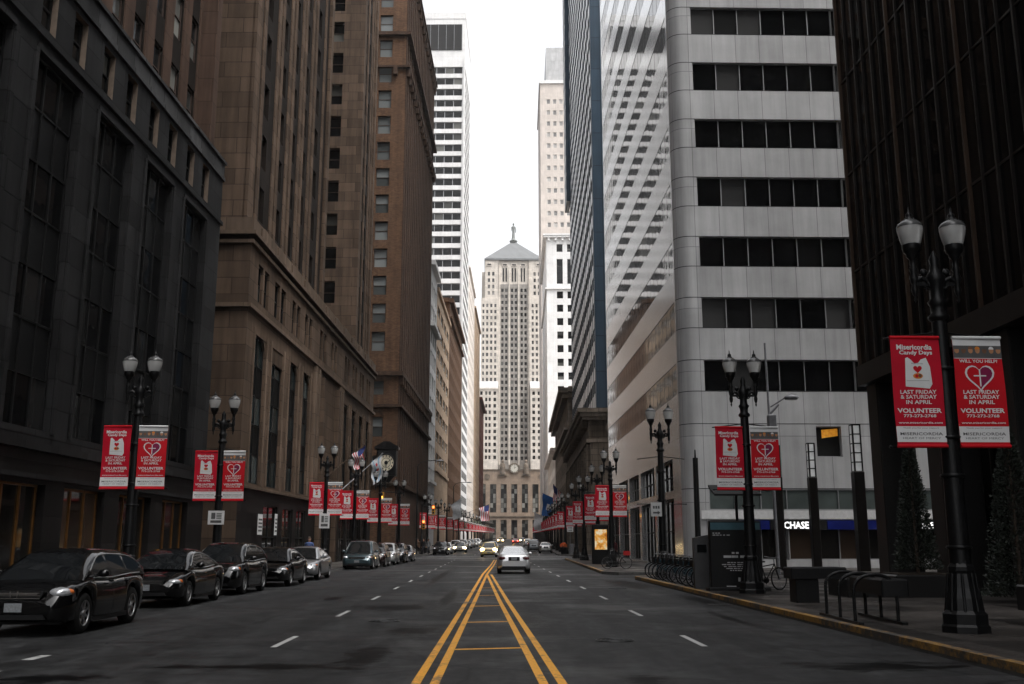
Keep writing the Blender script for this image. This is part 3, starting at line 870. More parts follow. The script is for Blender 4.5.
cb = Style('shop', 'f_dark', 2, 4, .08, .9, .08)
b.wall(mb, 'st', 0, L, 0, 14.2, [(1.6+4.9*i, 4.9+4.9*i) for i in range(11)], [(.3, 4.2), (5.2, 12.2)], cb, off=-.8)
b.wall(mb, 'nr', -.8, D0, 0, 17.4, [(1.6, 4.2), (6.5, 9.1)], [(.3, 4.2), (5.2, 11.5)], cb, off=-.5)
mb.quad((0, -.8, 0), (0, D0, 0), (0, D0, 17), (0, -.8, 17))
for i in range(12): mb.cyl((.8+4.8*i, -.95, .3), (.8+4.8*i, -.95, 13.2), .42, .36, 10)
b.part('stone_base', mb, [M['ornate']])
mb = MB()
for z, d, h in ((13.3, 1.3, .45), (13.8, 1.0, 2.2), (16.0, 1.7, .4), (16.4, 2.0, .5), (16.9, 2.3, .5)):
    mb.box(-.1, L+d*.5, -d, -.79, z, z+h); mb.box(L+.5, L+d*.5, -.79, D0, z, z+h)
for i in range(36): mb.box(.3+1.5*i, .75+1.5*i, -1.75, -1.0, 15.2, 16.0)
for yy in (1.9,):
    mb.torus((L+.98+.1, yy, 15), .75, .16, 'x', 20, 6); mb.cyl((L+.98, yy, 15), (L+1.15, yy, 15), .4, .3, 14)
b.part('entablature', mb, [M['ornate']])
b.windows(98)
rblock('ornate_lowrise', 'dark low building with heavy projecting cornice beside the navy tower', 172.6, 237, 28.5, M['ornate'], 20, 4.2, 1.9, 4.6, 3.0, 5, fd, None, ((27.6, 1.6, .9), (21, .7, .5), (26.6, 1.0, .6)), .8).windows(60)
rblock('cream_lowrise', 'small cream stone building with pitched cornice between dark low-rise and white tower', 237.5, 299, 24, M['pale_stone'], 18, 4.4, 1.9, 4.6, 2.6, 6, fd, (4, 1.8, 1.2, 4), ((23.2, 1.2, .8),)).windows(60)
# L: white tower with dark windows
b = Building('white_stone_tower', 'white stone tower with paired black windows and arched top, right of the trading tower', (FR(358), 358), -PI/2-AR, L=58)
mb = MB(); L = 58; H = 97.5
bw = Style('w_dark', 'f_dark', 1, 2, .08, .5)
rows = [(8+4.28*i, 10.3+4.28*i) for i in range(17)]
rows = [r for r in rows if r[1] < 79]
cols = [(4.4+3.05*i, 6.1+3.05*i) for i in range(6)]
cols = [(3.2+3.3*i, 5.1+3.3*i) for i in range(7)]
b.wall(mb, 'nr', 0, 26, 0, 80, cols, rows, bw)
arch = Style('w_dark', 'f_dark', 1, 4, .08, .7)
b.wall(mb, 'nr', 0, 26, 80, H, cols, [(81.2, 89.3), (91.6, 94.2)], arch)
b.wall(mb, 'st', 0, L, 0, H, [(1.5+4*i, 3.2+4*i) for i in range(14)], rows, bw)
mb.quad((0, 0, 0), (0, 26, 0), (0, 26, H), (0, 0, H)); mb.quad((0, 0, H), (L, 0, H), (L, 26, H), (0, 26, H))
b.part('wall', mb, [M['white_stone']])
mb = MB()
for z, d, h in ((79.4, .5, .5), (96.2, .9, .6), (96.8, 1.1, .5)):
    mb.box(0, L+d, -d, 0, z, z+h); mb.box(L, L+d, .001, 26, z, z+h)
for i in range(12): mb.box(L, L+.7, .4+2.2*i, 1.0+2.2*i, 95.2, 96.2)
b.part('cornice', mb, [M['white_stone']])
b.windows(98)
# K: pinkish tower
b = Building('pale_pink_tower', 'tallest pale pinkish tower with rows of small square windows, hazy behind the white stone tower', (FR(420), 420), -PI/2-AR, L=46)
mb = MB(); L = 46; H = 186
M['w_pale'] = glass('window_pale', (.16, .155, .15), (.4, .38, .36), .6, .15)
pw = Style('w_pale', 'f_white', 1, 1, .1, .3)
rows = [(10+4.75*i, 11.9+4.75*i) for i in range(36)]
b.wall(mb, 'nr', 0, 34, 0, H, [(2.6+2.55*i, 4.0+2.55*i) for i in range(11)], rows, pw)
b.wall(mb, 'st', 0, L, 0, H, [(2+3.2*i, 3.5+3.2*i) for i in range(13)], rows, pw)
mb.quad((0, 0, 0), (0, 34, 0), (0, 34, H), (0, 0, H)); mb.quad((0, 0, H), (L, 0, H), (L, 34, H), (0, 34, H))
b.part('wall', mb, [M['pink_stone']])
mb = MB(); mb.box(4, L-2.0, 2.5, 32, H, 202)
b.part('penthouse', mb, [M['alu']])
mb = MB(); mb.box(0, L+.5, -.5, 0, H-1, H+.3); mb.box(L, L+.5, .001, 34, H-1, H+.3); mb.cyl((L-3.5, 4, 202), (L-3.5, 4, 212), .12, .05, 6)
b.part('parapet', mb, [M['white_stone']])
b.windows(98)
rblock('far_stone_block', 'last stone block on the right before the trading tower', 421, 505, 60, M['tan_stone'], 16, 3.2, 1.4, 3.8, 2.2, 8, fd, (3.2, 1.4, 1, 4), dx=6).windows(30)
# ---- the trading tower closing the street
class Front(Building):
    pass
b = Building('trading_tower', 'setback limestone tower with pyramid roof, statue and clock closing the street', (13.2, 548), 0)
# local frame: X to the right, Y away from the viewer -> street facade is 'st'
mb = MB(); tw = Style('w_dark', 'f_dark', 1, 1, .08, .55)
tl = Style('w_dark', 'f_dark', 1, 1, .08, .5)
fl = 3.55
rows_c = [(46.5+fl*i, 48.55+fl*i) for i in range(28)]
pair = [(-7.25, -5.95), (-5.05, -3.75), (-1.75, -.45), (.45, 1.75), (3.75, 5.05), (5.95, 7.25)]
b.wall(mb, 'st', -8.6, 8.6, 41, 147, pair, rows_c, tw, mi=1, off=1.3)
b.wall(mb, 'st', -8.6, 8.6, 147, 161, [], [], mi=0, off=1.3)
for x in (-8.6, -3.1, 2.3, 7.9): mb.box(x, x+.75 if x > 5 else x+.8, .7, 1.3, 44, 156)
# shoulders of the shaft
fo = Style('w_far', 'f_dark', 1, 1, .08, .4)
rows_u = [(90.5+fl*i, 92.5+fl*i) for i in range(15)]
for sg in (-1, 1):
    cs = [(10.0, 11.2), (12.3, 13.5), (14.6, 15.8), (16.9, 17.9)]
    cs = [(a, c) if sg > 0 else (-c, -a) for a, c in cs]
    a, c = (8.6, 18.7) if sg > 0 else (-18.7, -8.6)
    b.wall(mb, 'st', a, c, 88, 138.5, cs, rows_u[:13], fo)
    cs2 = [(11.2, 12.5), (13.7, 15.0)]
    cs2 = [(p, q) if sg > 0 else (-q, -p) for p, q in cs2]
    a2, c2 = (8.6, 16.6) if sg > 0 else (-16.6, -8.6)
    b.wall(mb, 'st', a2, c2, 138.5, 161, cs2, [(140.5, 142.6), (144.2, 146.4), (148, 150.2), (151.8, 154)], fo, off=.5)
    xs = sg*8.6
    mb.quad((xs, 0, 41), (xs, 1.3, 41), (xs, 1.3, 161), (xs, 0, 161))
    xo = sg*18.7
    mb.quad((xo, 0, 0), (xo, 26, 0), (xo, 26, 138.5), (xo, 0, 138.5))
    xo = sg*16.6
    mb.quad((xo, .5, 138.5), (xo, 26, 138.5), (xo, 26, 161), (xo, .5, 161))
    mb.quad((sg*8.6, 0, 138.5), (sg*18.7, 0, 138.5), (sg*18.7, 26, 138.5), (sg*8.6, 26, 138.5))
mb.quad((-18.7, 26, 0), (18.7, 26, 0), (18.7, 26, 161), (-18.7, 26, 161))
# upper crown band: tall slots
for i, x in enumerate((-6.0, -4.4, -.8, .8, 4.4, 6.0)): mb.box(x-.45, x+.45, 1.1, 1.35, 148.5, 156.5, 2)
for x in (-14.2, -5.2, 0, 5.2, 14.2): mb.box(x-1.6, x+1.6, .1 if abs(x) > 8 else .9, 1.4, 157.6, 159.6, 0); mb.box(x-1.1, x+1.1, .05 if abs(x) > 8 else .85, 1.4, 158, 158.8, 2)
b.part('shaft', mb, [M['buff_stone'], stone('grey_spandrel_stone', (.30, .28, .255), 2, 1.2, .7, .1), M['f_dark']])
# front wings and base
mb = MB()
for sg in (-1, 1):
    cs = [(10.0, 11.5), (13.0, 14.2), (14.9, 16.1), (17.5, 18.9)]
    rows_w = [(46.5+fl*i, 48.5+fl*i) for i in range(11)]
    cs = [(a, c) if sg > 0 else (-c, -a) for a, c in cs]
    a, c = (8.9, 20.2) if sg > 0 else (-20.2, -8.9)
    b.wall(mb, 'st', a, c, 41, 85, cs, rows_w, tl, off=-5)
    mb.quad((sg*8.9, -5, 41), (sg*8.9, 1.3, 41), (sg*8.9, 1.3, 85), (sg*8.9, -5, 85)); mb.quad((sg*20.2, -5, 0), (sg*20.2, 20, 0), (sg*20.2, 20, 85), (sg*20.2, -5, 85))
    mb.box(min(sg*8.7, sg*20.4), max(sg*8.7, sg*20.4), -5.3, 0, 85, 86)
b.part('wing', mb, [M['buff_stone']])
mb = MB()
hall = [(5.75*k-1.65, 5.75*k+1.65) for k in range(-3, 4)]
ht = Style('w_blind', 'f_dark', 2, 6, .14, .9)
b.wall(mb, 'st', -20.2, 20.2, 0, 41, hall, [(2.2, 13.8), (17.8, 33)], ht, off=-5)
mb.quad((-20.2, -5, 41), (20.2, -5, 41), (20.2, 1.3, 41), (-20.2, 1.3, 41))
b.part('base_block', mb, [stone('shaded_base_stone', (.25, .19, .145), 2.2, 1.2, .7, .1, .8, .02, .2)])  # same stone as the shaft; the dimmer light low down is painted in
for sg in (-1, 1):
    mb = MB(); x0, x1 = sorted((sg*8.9, sg*20.2))
    mb.add([(x0, -5, 86), (x1, -5, 86), (x1, 0, 90.5), (x0, 0, 90.5), (x0, 0, 86), (x1, 0, 86)], [(0, 1, 2, 3), (0, 3, 4), (1, 5, 2)])
    b.part('wing_roof', mb, [M['alu']])
mb = MB()
mb.box(-17, 17, -.1, 26.3, 161, 162)
mb.add([(-16.8, 0, 162), (16.8, 0, 162), (16.8, 26, 162), (-16.8, 26, 162), (-1.2, 12, 175.4), (1.2, 12, 175.4), (1.2, 14, 175.4), (-1.2, 14, 175.4)],
       [(0, 1, 5, 4), (1, 2, 6, 5), (2, 3, 7, 6), (3, 0, 4, 7), (4, 5, 6, 7)])
rf = b.part('pyramid_roof', mb, [M['grey_roof']])
mb = MB()       # statue of a robed figure on a drum
c = (0, 13, 172.6)
mb.lathe([(2.6, 0), (2.6, .8), (3.0, .9), (3.0, 1.3), (1.6, 1.5), (1.4, 3.4)], c, 12)
c = (0, 13, 173.4)
mb.lathe([(1.2, 2.6), (1.05, 4.9), (.9, 7.2), (1.0, 9.6), (1.2, 11.2), (1.0, 12.0), (.42, 12.6), (.36, 13.0)], c, 12, scale=(1, .8))
mb.ball((0, 13, 187.2), (.7, .75, .95))
mb.cyl((-1.3, 13, 185.2), (-1.5, 12.4, 181.6), .32, .24, 8); mb.cyl((1.3, 13, 185.2), (1.6, 12.3, 181.8), .32, .24, 8)
mb.cyl((1.6, 12.3, 180.3), (1.7, 12.3, 183.4), .35, .4, 8)
st_ = mb.build('statue', pm('aluminium_statue', (.16, .17, .165), .6), rf)
st_.scale = (.8, .8, .78); st_.location = (0, 13*.2, 175.4-172.6*.78)
mb = MB()
mb.cyl((0, -5.6, 41.5), (0, -5.0, 41.5), 2.9, 2.9, 28, 0); mb.torus((0, -5.6, 41.5), 2.75, .28, 'y', 28, 6, 0)
mb.cyl((0, -5.75, 41.5), (0, -5.6, 41.5), 2.1, 2.1, 28, 1)
for k in range(12):
    t = PI*k/6; mb.box(1.9*math.sin(t)-.12, 1.9*math.sin(t)+.12, -5.8, -5.74, 41.5+1.9*math.cos(t)-.22, 41.5+1.9*math.cos(t)+.22, 2)
mb.box(-.09, .09, -5.84, -5.76, 41.4, 43.3, 2); mb.prism([(-.1, 41.5), (.1, 41.4), (1.0, 42.3), (.9, 42.45)], -5.86, -5.8, 2)
b.part('clock', mb, [M['ornate'], pm('clock_dial', (.45, .43, .38), .5), M['plastic']])
for sg in (-1, 1):      # hooded figures flanking the clock
    mb = MB(); c = (sg*6.4, -5.4, 38.2)
    mb.lathe([(1.6, 0), (1.5, 2), (1.5, 4), (1.3, 5.6), (.6, 6.4)], c, 10); mb.ball((sg*6.4, -5.5, 45.3), (.8, .8, 1.0))
    mb.box(sg*6.4-2.4, sg*6.4+2.4, -5.9, -5.0, 37.4, 38.2)
    b.part('carved_figure', mb, [M['ornate']])
mb = MB(); mb.cyl((-14.8, -5.3, 37), (-14.8, -4.98, 37), 1.6, 1.6, 16); mb.cyl((14.8, -5.3, 37), (14.8, -4.98, 37), 1.6, 1.6, 16)
mb.box(-20.4, 20.4, -5.5, -5.0, 15.4, 16.0); mb.box(-20.4, 20.4, -5.4, -5.0, 40.4, 41.1)
b.part('moulding', mb, [M['ornate']])
b.windows(100)

# ---- grey office block with rounded corner, right
def polished():
    m, nt, bs = nodes('polished_steel_panel')
    v = coords(nt, True)
    br = N(nt, 'ShaderNodeTexBrick', offset=0.0); br.inputs['Scale'].default_value = 1; br.inputs['Mortar Size'].default_value = .015
    br.inputs['Brick Width'].default_value = 1.57; br.inputs['Row Height'].default_value = 4.0
    br.inputs['Color1'].default_value = (.70, .705, .715, 1); br.inputs['Color2'].default_value = (.77, .775, .785, 1); br.inputs['Mortar'].default_value = (.15, .15, .15, 1)
    nt.links.new(v, br.inputs['Vector']); nt.links.new(br.outputs['Color'], bs.inputs['Base Color'])
    bs.inputs['Metallic'].default_value = .85; bs.inputs['Roughness'].default_value = .16
    bp = N(nt, 'ShaderNodeBump', Strength=.11, Distance=.05); nt.links.new(noise(nt, v, .9, 3), bp.inputs['Height']); nt.links.new(bp.outputs[0], bs.inputs['Normal'])
    return m
M['steel_pol'] = polished()
M['w_mirror'] = glass('window_mirror', (.13, .135, .14), (.26, .26, .26), .2, .04, .1, spec=1.0, metal=.3)
GX, GY0, GY1, GH, GR = 11.72, 60.0, 98.0, 76.0, .95
b = Building('grey_office_block', 'grey panelled office block with ribbon windows, rounded corner and bank sign at street level', (GX, GY1), -PI/2, L=GY1-GY0)
# local X runs from far end toward the viewer, Y into the block; front face is 'nr' (a = distance from street line)
Lg = GY1-GY0; W0 = 46
rows = [(10.76+3.985*i, 12.72+3.985*i) for i in range(16)]
rows = [r for r in rows if r[1] < GH-1]
mb = MB(); ms = MB()
pw = 1.57
M['w_office'] = glass('window_office', (.003, .0032, .0036), (.05, .05, .05), .3, .03, .12, spec=.16)
fst = Style('w_office', 'f_alu', 6, 1, .05, .22, .07); fst5 = Style('w_wave', 'f_alu', 5, 1, .05, .22, .07)
a0 = 1.47
fc = [(a0, a0+pw*6), (a0+pw*6+.0+pw*.0+.001, a0+pw*12), (a0+pw*12+.001, a0+pw*18), (a0+pw*18+.001, a0+pw*24)]
b.wall(mb, 'nr', GR, W0, 8.75, GH, fc, rows, fst)
# the blank floor with one lit window
b.wall(mb, 'nr', GR, W0, 4.82, 8.75, [(8.2, 9.75)], [(6.75, 8.6)], Style('w_wave', 'f_alu', 1, 1, .05, .3))
# banking hall: pale glass band, white fascia, dark glass
gb = Style('w_teal2', 'f_alu', 6, 1, .05, .06, .05)
M['w_teal2'] = pm('pale_green_glass', (.10, .12, .115), .12, .3, .25, .6)
b.wall(mb, 'nr', GR, W0, 3.52, 4.82, fc, [(3.56, 4.78)], gb)
b.wall(mb, 'nr', GR, W0, 3.02, 3.52, [], [], mi=1, off=-.12)
mb.box(Lg, Lg+.12, GR, W0, 3.0, 3.03, 1)
hall = Style('shop', 'f_alu', 3, 1, .06, .35, .06)
b.wall(mb, 'nr', GR, W0, 0, 3.02, [(a0+pw*3*i+.03, a0+pw*3*(i+1)-.03) for i in range(9)], [(.62, 2.98)], hall)
# rounded corner column
vs = []; n = 10
for z in (0, GH):
    for i in range(n+1):
        t = PI/2*i/n
        vs.append((Lg-GR+GR*math.sin(t), GR-GR*math.cos(t), z))
mb.add(vs, [(i, i+1, n+2+i, n+1+i) for i in range(n)], 0, True)
mb.quad((0, 0, 0), (0, W0, 0), (0, W0, GH), (0, 0, GH)); mb.quad((0, 0, GH), (Lg, 0, GH), (Lg, W0, GH), (0, W0, GH)); mb.quad((0, W0, 0), (Lg, W0, 0), (Lg, W0, GH), (0, W0, GH))
b.part('wall', mb, [M['alu'], M['white_paint']])
mst = Style('w_mirror', 'f_dark', 24, 1, .03, .02, .006)
b.wall(ms, 'st', 0, Lg-GR, 7.6, GH, [(.3, Lg-GR-.35)], rows, mst)
arc = Style('shop', 'f_dark', 4, 2, .08, .5, .08)
b.wall(ms, 'st', 0, Lg-GR, 0, 7.6, [(.8, 6.8), (7.4, 13.4), (14.2, 19.6), (20.6, 27.0), (27.8, 34.4)], [(.3, 4.4), (4.9, 6.9)], arc)
b.part('street_cladding', ms, [M['steel_pol']])
mb = MB()
mb.prism([(0, 0), (1, 0), (1, 1), (0, 1)], 0, 0) if False else mb.add([(Lg-.29, 8.62, 7.9), (Lg-.29, 9.62, 8.05), (Lg-.29, 9.62, 8.5), (Lg-.29, 8.62, 8.42)], [(0, 1, 2, 3)])
b.part('lit_ceiling', mb, [pm('amber_lamp', (1, .5, .08), .5, 0, .3, 6, emit=.1, ecol=(1, .36, .03))])
mb = MB()
for za, zb in [(4.82, 4.82), (8.75, 8.75)]+rows:
    for z in {za, zb}:
        if zb > za or True:
            V = [(Lg+.003, W0, z), (Lg+.003, GR, z)]+[(Lg-GR+(GR+.003)*math.sin(PI/2-PI/2*i/10), GR-(GR+.003)*math.cos(PI/2-PI/2*i/10), z) for i in range(11)]
            for p, q in zip(V[:-1], V[1:]): mb.quad((p[0], p[1], z-.022), (q[0], q[1], z-.022), (q[0], q[1], z+.022), (p[0], p[1], z+.022))
b.part('panel_joint', mb, [M['f_dark']])
M['sign_white'] = pm('sign_letters_lit', (1, 1, 1), .5, 0, 0, emit=.4, ecol=(1, 1, 1))
M['sign_blue'] = pm('sign_blue_lit', (.004, .008, .05), .4, 0, .6, .8, emit=.012, ecol=(.008, .03, .7))
b.windows(98)

def bank_sign(a):
    t = thing('bank_sign', 'lit white CHASE lettering on the blue band of the grey office block' if a < 10 else 'second lit CHASE sign, half hidden between the dark building columns', 'sign', (GX+a, GY0-.1, 2.42))
    mb = MB(); put_text(mb, 'CHASE', 0, .02, 1.5, .42, -.06, 0, .03)
    mb.build('lettering', M['sign_white'], t)
    mb = MB(); c = 1.13
    for k in range(4):
        q = PI/2*k
        rot = lambda x, z: (c+x*math.cos(q)-z*math.sin(q), -.06, .24+x*math.sin(q)+z*math.cos(q))
        mb.add([rot(-.09, .10), rot(-.09, .24), rot(.12, .24), rot(.24, .10)], [(0, 1, 2, 3)])
    mb.build('emblem', M['sign_white'], t)
    for x0, x1, nm in (((-3.2, -1.6, 0), (1.9, 4.6, 0)) if a < 10 else ((-3.0, -1.6, 0),)):
        mb = MB(); mb.box(x0, x1, -.03, .04, -.02, .5)
        mb.build('light_box', M['sign_blue'], t)
    mb = MB(); mb.box(-1.55, 1.85, -.03, .04, -.05, .52); mb.build('backing', M['plastic'], t)
    return t
bank_sign(6.62)
bank_sign(14.2)

# ---- dark bronze building, near right
b = Building('bronze_glass_building', 'black glass building with bronze mullions over a recessed arcade, near right', (14.0, 36.6), -PI/2, L=66)
L = 66; H = 80; mb = MB()
def dk(): 
    m, nt, bs = nodes('dark_tinted_glass')
    v = coords(nt)
    bs.inputs['Base Color'].default_value = (.003, .0032, .004, 1); bs.inputs['Roughness'].default_value = .05; bs.inputs['Specular IOR Level'].default_value = .05
    bp = N(nt, 'ShaderNodeBump', Strength=.1, Distance=.05); nt.links.new(noise(nt, v, .7, 2), bp.inputs['Height']); nt.links.new(bp.outputs[0], bs.inputs['Normal'])
    return m
M['tint'] = dk()
nb = 14; bwid = L/nb
mb.quad((0, .02, 7.9), (L, .02, 7.9), (L, .02, H), (0, .02, H)); mb.quad((0, .02, 7.9), (0, 40, 7.9), (0, 40, H), (0, .02, H))
b.part('glazing', mb, [M['tint']])
mb = MB()
for i in range(20):
    z = 7.9+3.9*i
    mb.box(-.02, L, -.02, .03, z, z+.07)
mb.box(-.1, L, -.12, .3, 7.4, 8.15); mb.box(0, L, .301, 40, 7.4, 7.85)
b.part('spandrel', mb, [M['dark_bronze']])
for i in range(nb+1):
    x = bwid*i
    for k, off in enumerate((0, bwid*.17, bwid*.34, bwid*.5, bwid*.67, bwid*.84)):
        if x+off > L-.1: continue
        mb = MB()
        if k == 0: mb.box(x+off-.02, x+off+.07, -.09, .02, 7.9, H)
        else: mb.box(x+off, x+off+(.09 if k in (2, 4) else .045), -.07, .02, 7.9, H)
        b.part('mullion', mb, [M['bronze'] if k == 0 else M['dark_bronze']])
for i in range(0, nb+1, 1):
    x = min(L-.5, bwid*i+.02)
    mb = MB(); mb.bbox(x, x+.95, .15, 1.45, .15, 7.4, .04)
    b.part('column', mb, [pm('speckled_granite', (.014, .0135, .0135), .35, 0, .7, 40)] if i == 0 else [D.materials['speckled_granite']])
mb = MB(); mb.quad((0, 2.4, .15), (L, 2.4, .15), (L, 2.4, 7.4), (0, 2.4, 7.4)); mb.quad((0, 2.4, .15), (0, 40, .15), (0, 40, 7.4), (0, 2.4, 7.4))
b.part('lobby_glazing', mb, [M['tint']])
mb = MB()
for i in range(44): mb.box(1.5*i, 1.5*i+.08, 2.30, 2.4, .15, 7.4)
b.part('lobby_mullions', mb, [M['dark_bronze']])
mb = MB(); mb.quad((0, 0, H), (L, 0, H), (L, 40, H), (0, 40, H)); mb.quad((0, 40, 0), (L, 40, 0), (L, 40, H), (0, 40, H)); mb.quad((L, 0, 7.4), (L, 40, 7.4), (L, 40, H), (L, 0, H))
b.part('roof', mb, [M['roofing']])
# ------------------------------------------------------------------ street lamps and banners
def make_lamp():
    t = thing('street_lamp', 'lamp', 'street lamp', (8.0, 16.9, .15))
    mb = MB()
    mb.lathe([(.40, 0), (.40, .10), (.37, .14), (.37, .30), (.31, .36), (.29, .55), (.24, .72), (.20, .95), (.215, 1.0), (.215, 1.06), (.17, 1.12)], (0, 0, 0), 8, 0, False)
    for k in range(8):
        q = PI/8+k*PI/4
        mb.cyl((.30*math.cos(q), .30*math.sin(q), .18), (.21*math.cos(q), .21*math.sin(q), .95), .035, .02, 6)
    mb.build('base', M['black_iron'], t)
    mb = MB(); mb.lathe([(.175, 1.1), (.165, 2.2), (.145, 3.9), (.125, 5.35)], (0, 0, 0), 24, 0, True, .10)
    for z in (1.35, 2.55, 3.2, 4.4): mb.lathe([(.19, z), (.21, z+.03), (.19, z+.06)], (0, 0, 0), 16)
    mb.build('pole', M['black_iron'], t)
    mb = MB(); mb.lathe([(.13, 5.28), (.18, 5.33), (.18, 5.38), (.12, 5.44), (.13, 5.56), (.17, 5.64), (.12, 5.70), (.11, 5.84), (.15, 6.0), (.17, 6.1), (.10, 6.2), (.07, 6.32), (.09, 6.42), (.01, 6.58)], (0, 0, 0), 14)
    mb.build('capital', M['black_iron'], t)
    for s in (-1, 1):
        mb = MB(); pts = [(s*.06, 0, 5.86), (s*.16, 0, 6.02), (s*.26, 0, 6.08), (s*.35, 0, 6.02)]
        mb.tube(pts, .045, 8)
        pts = [(s*.10+s*.12*math.sin(a), 0, 5.98+.11*math.cos(a)) for a in [k*.62 for k in range(9)]]
        mb.tube(pts, .024, 6); mb.ball((s*.2, 0, 6.18), (.07, .05, .07)); mb.box(min(s*.08, s*.34), max(s*.08, s*.34), -.02, .02, 5.93, 6.0)
        mb.build('arm', M['black_iron'], t)
        x = s*.385
        mb = MB(); mb.lathe([(.004, 5.62), (.03, 5.68), (.015, 5.73), (.045, 5.78), (.06, 5.86), (.045, 5.95), (.06, 6.0), (.075, 6.08), (.05, 6.18), (.075, 6.24), (.05, 6.30), (.055, 6.42), (.10, 6.47), (.10, 6.51), (.145, 6.56), (.16, 6.62), (.16, 6.69)], (x, 0, 0), 12)
        mb.build('lamp_holder', M['black_iron'], t)
        mb = MB(); mb.lathe([(.15, 6.68), (.175, 6.74), (.21, 6.88), (.225, 6.97), (.222, 7.01)], (x, 0, 0), 20); mb.lathe([(.23, 7.01), (.23, 7.035), (.20, 7.085), (.13, 7.14), (.085, 7.165)], (x, 0, 0), 20, 1)
        gl = mb.build('globe', [M['globe'], M['globe_top']], t)
        mb = MB(); mb.lathe([(.09, 7.155), (.085, 7.19), (.05, 7.21), (.062, 7.235), (.055, 7.27), (.02, 7.30), (.014, 7.38), (.001, 7.42)], (x, 0, 0), 10)
        mb.build('finial', M['black_iron'], gl)
        mb = MB(); mb.cyl((s*.1, 0, 5.08), (s*1.02, 0, 4.97), .018, n=6); mb.cyl((s*.1, 0, 3.07), (s*1.02, 0, 3.07), .018, n=6); mb.ball((s*1.03, 0, 3.07), .03)
        mb.build('banner_arm', M['black_iron'], t)
    return t

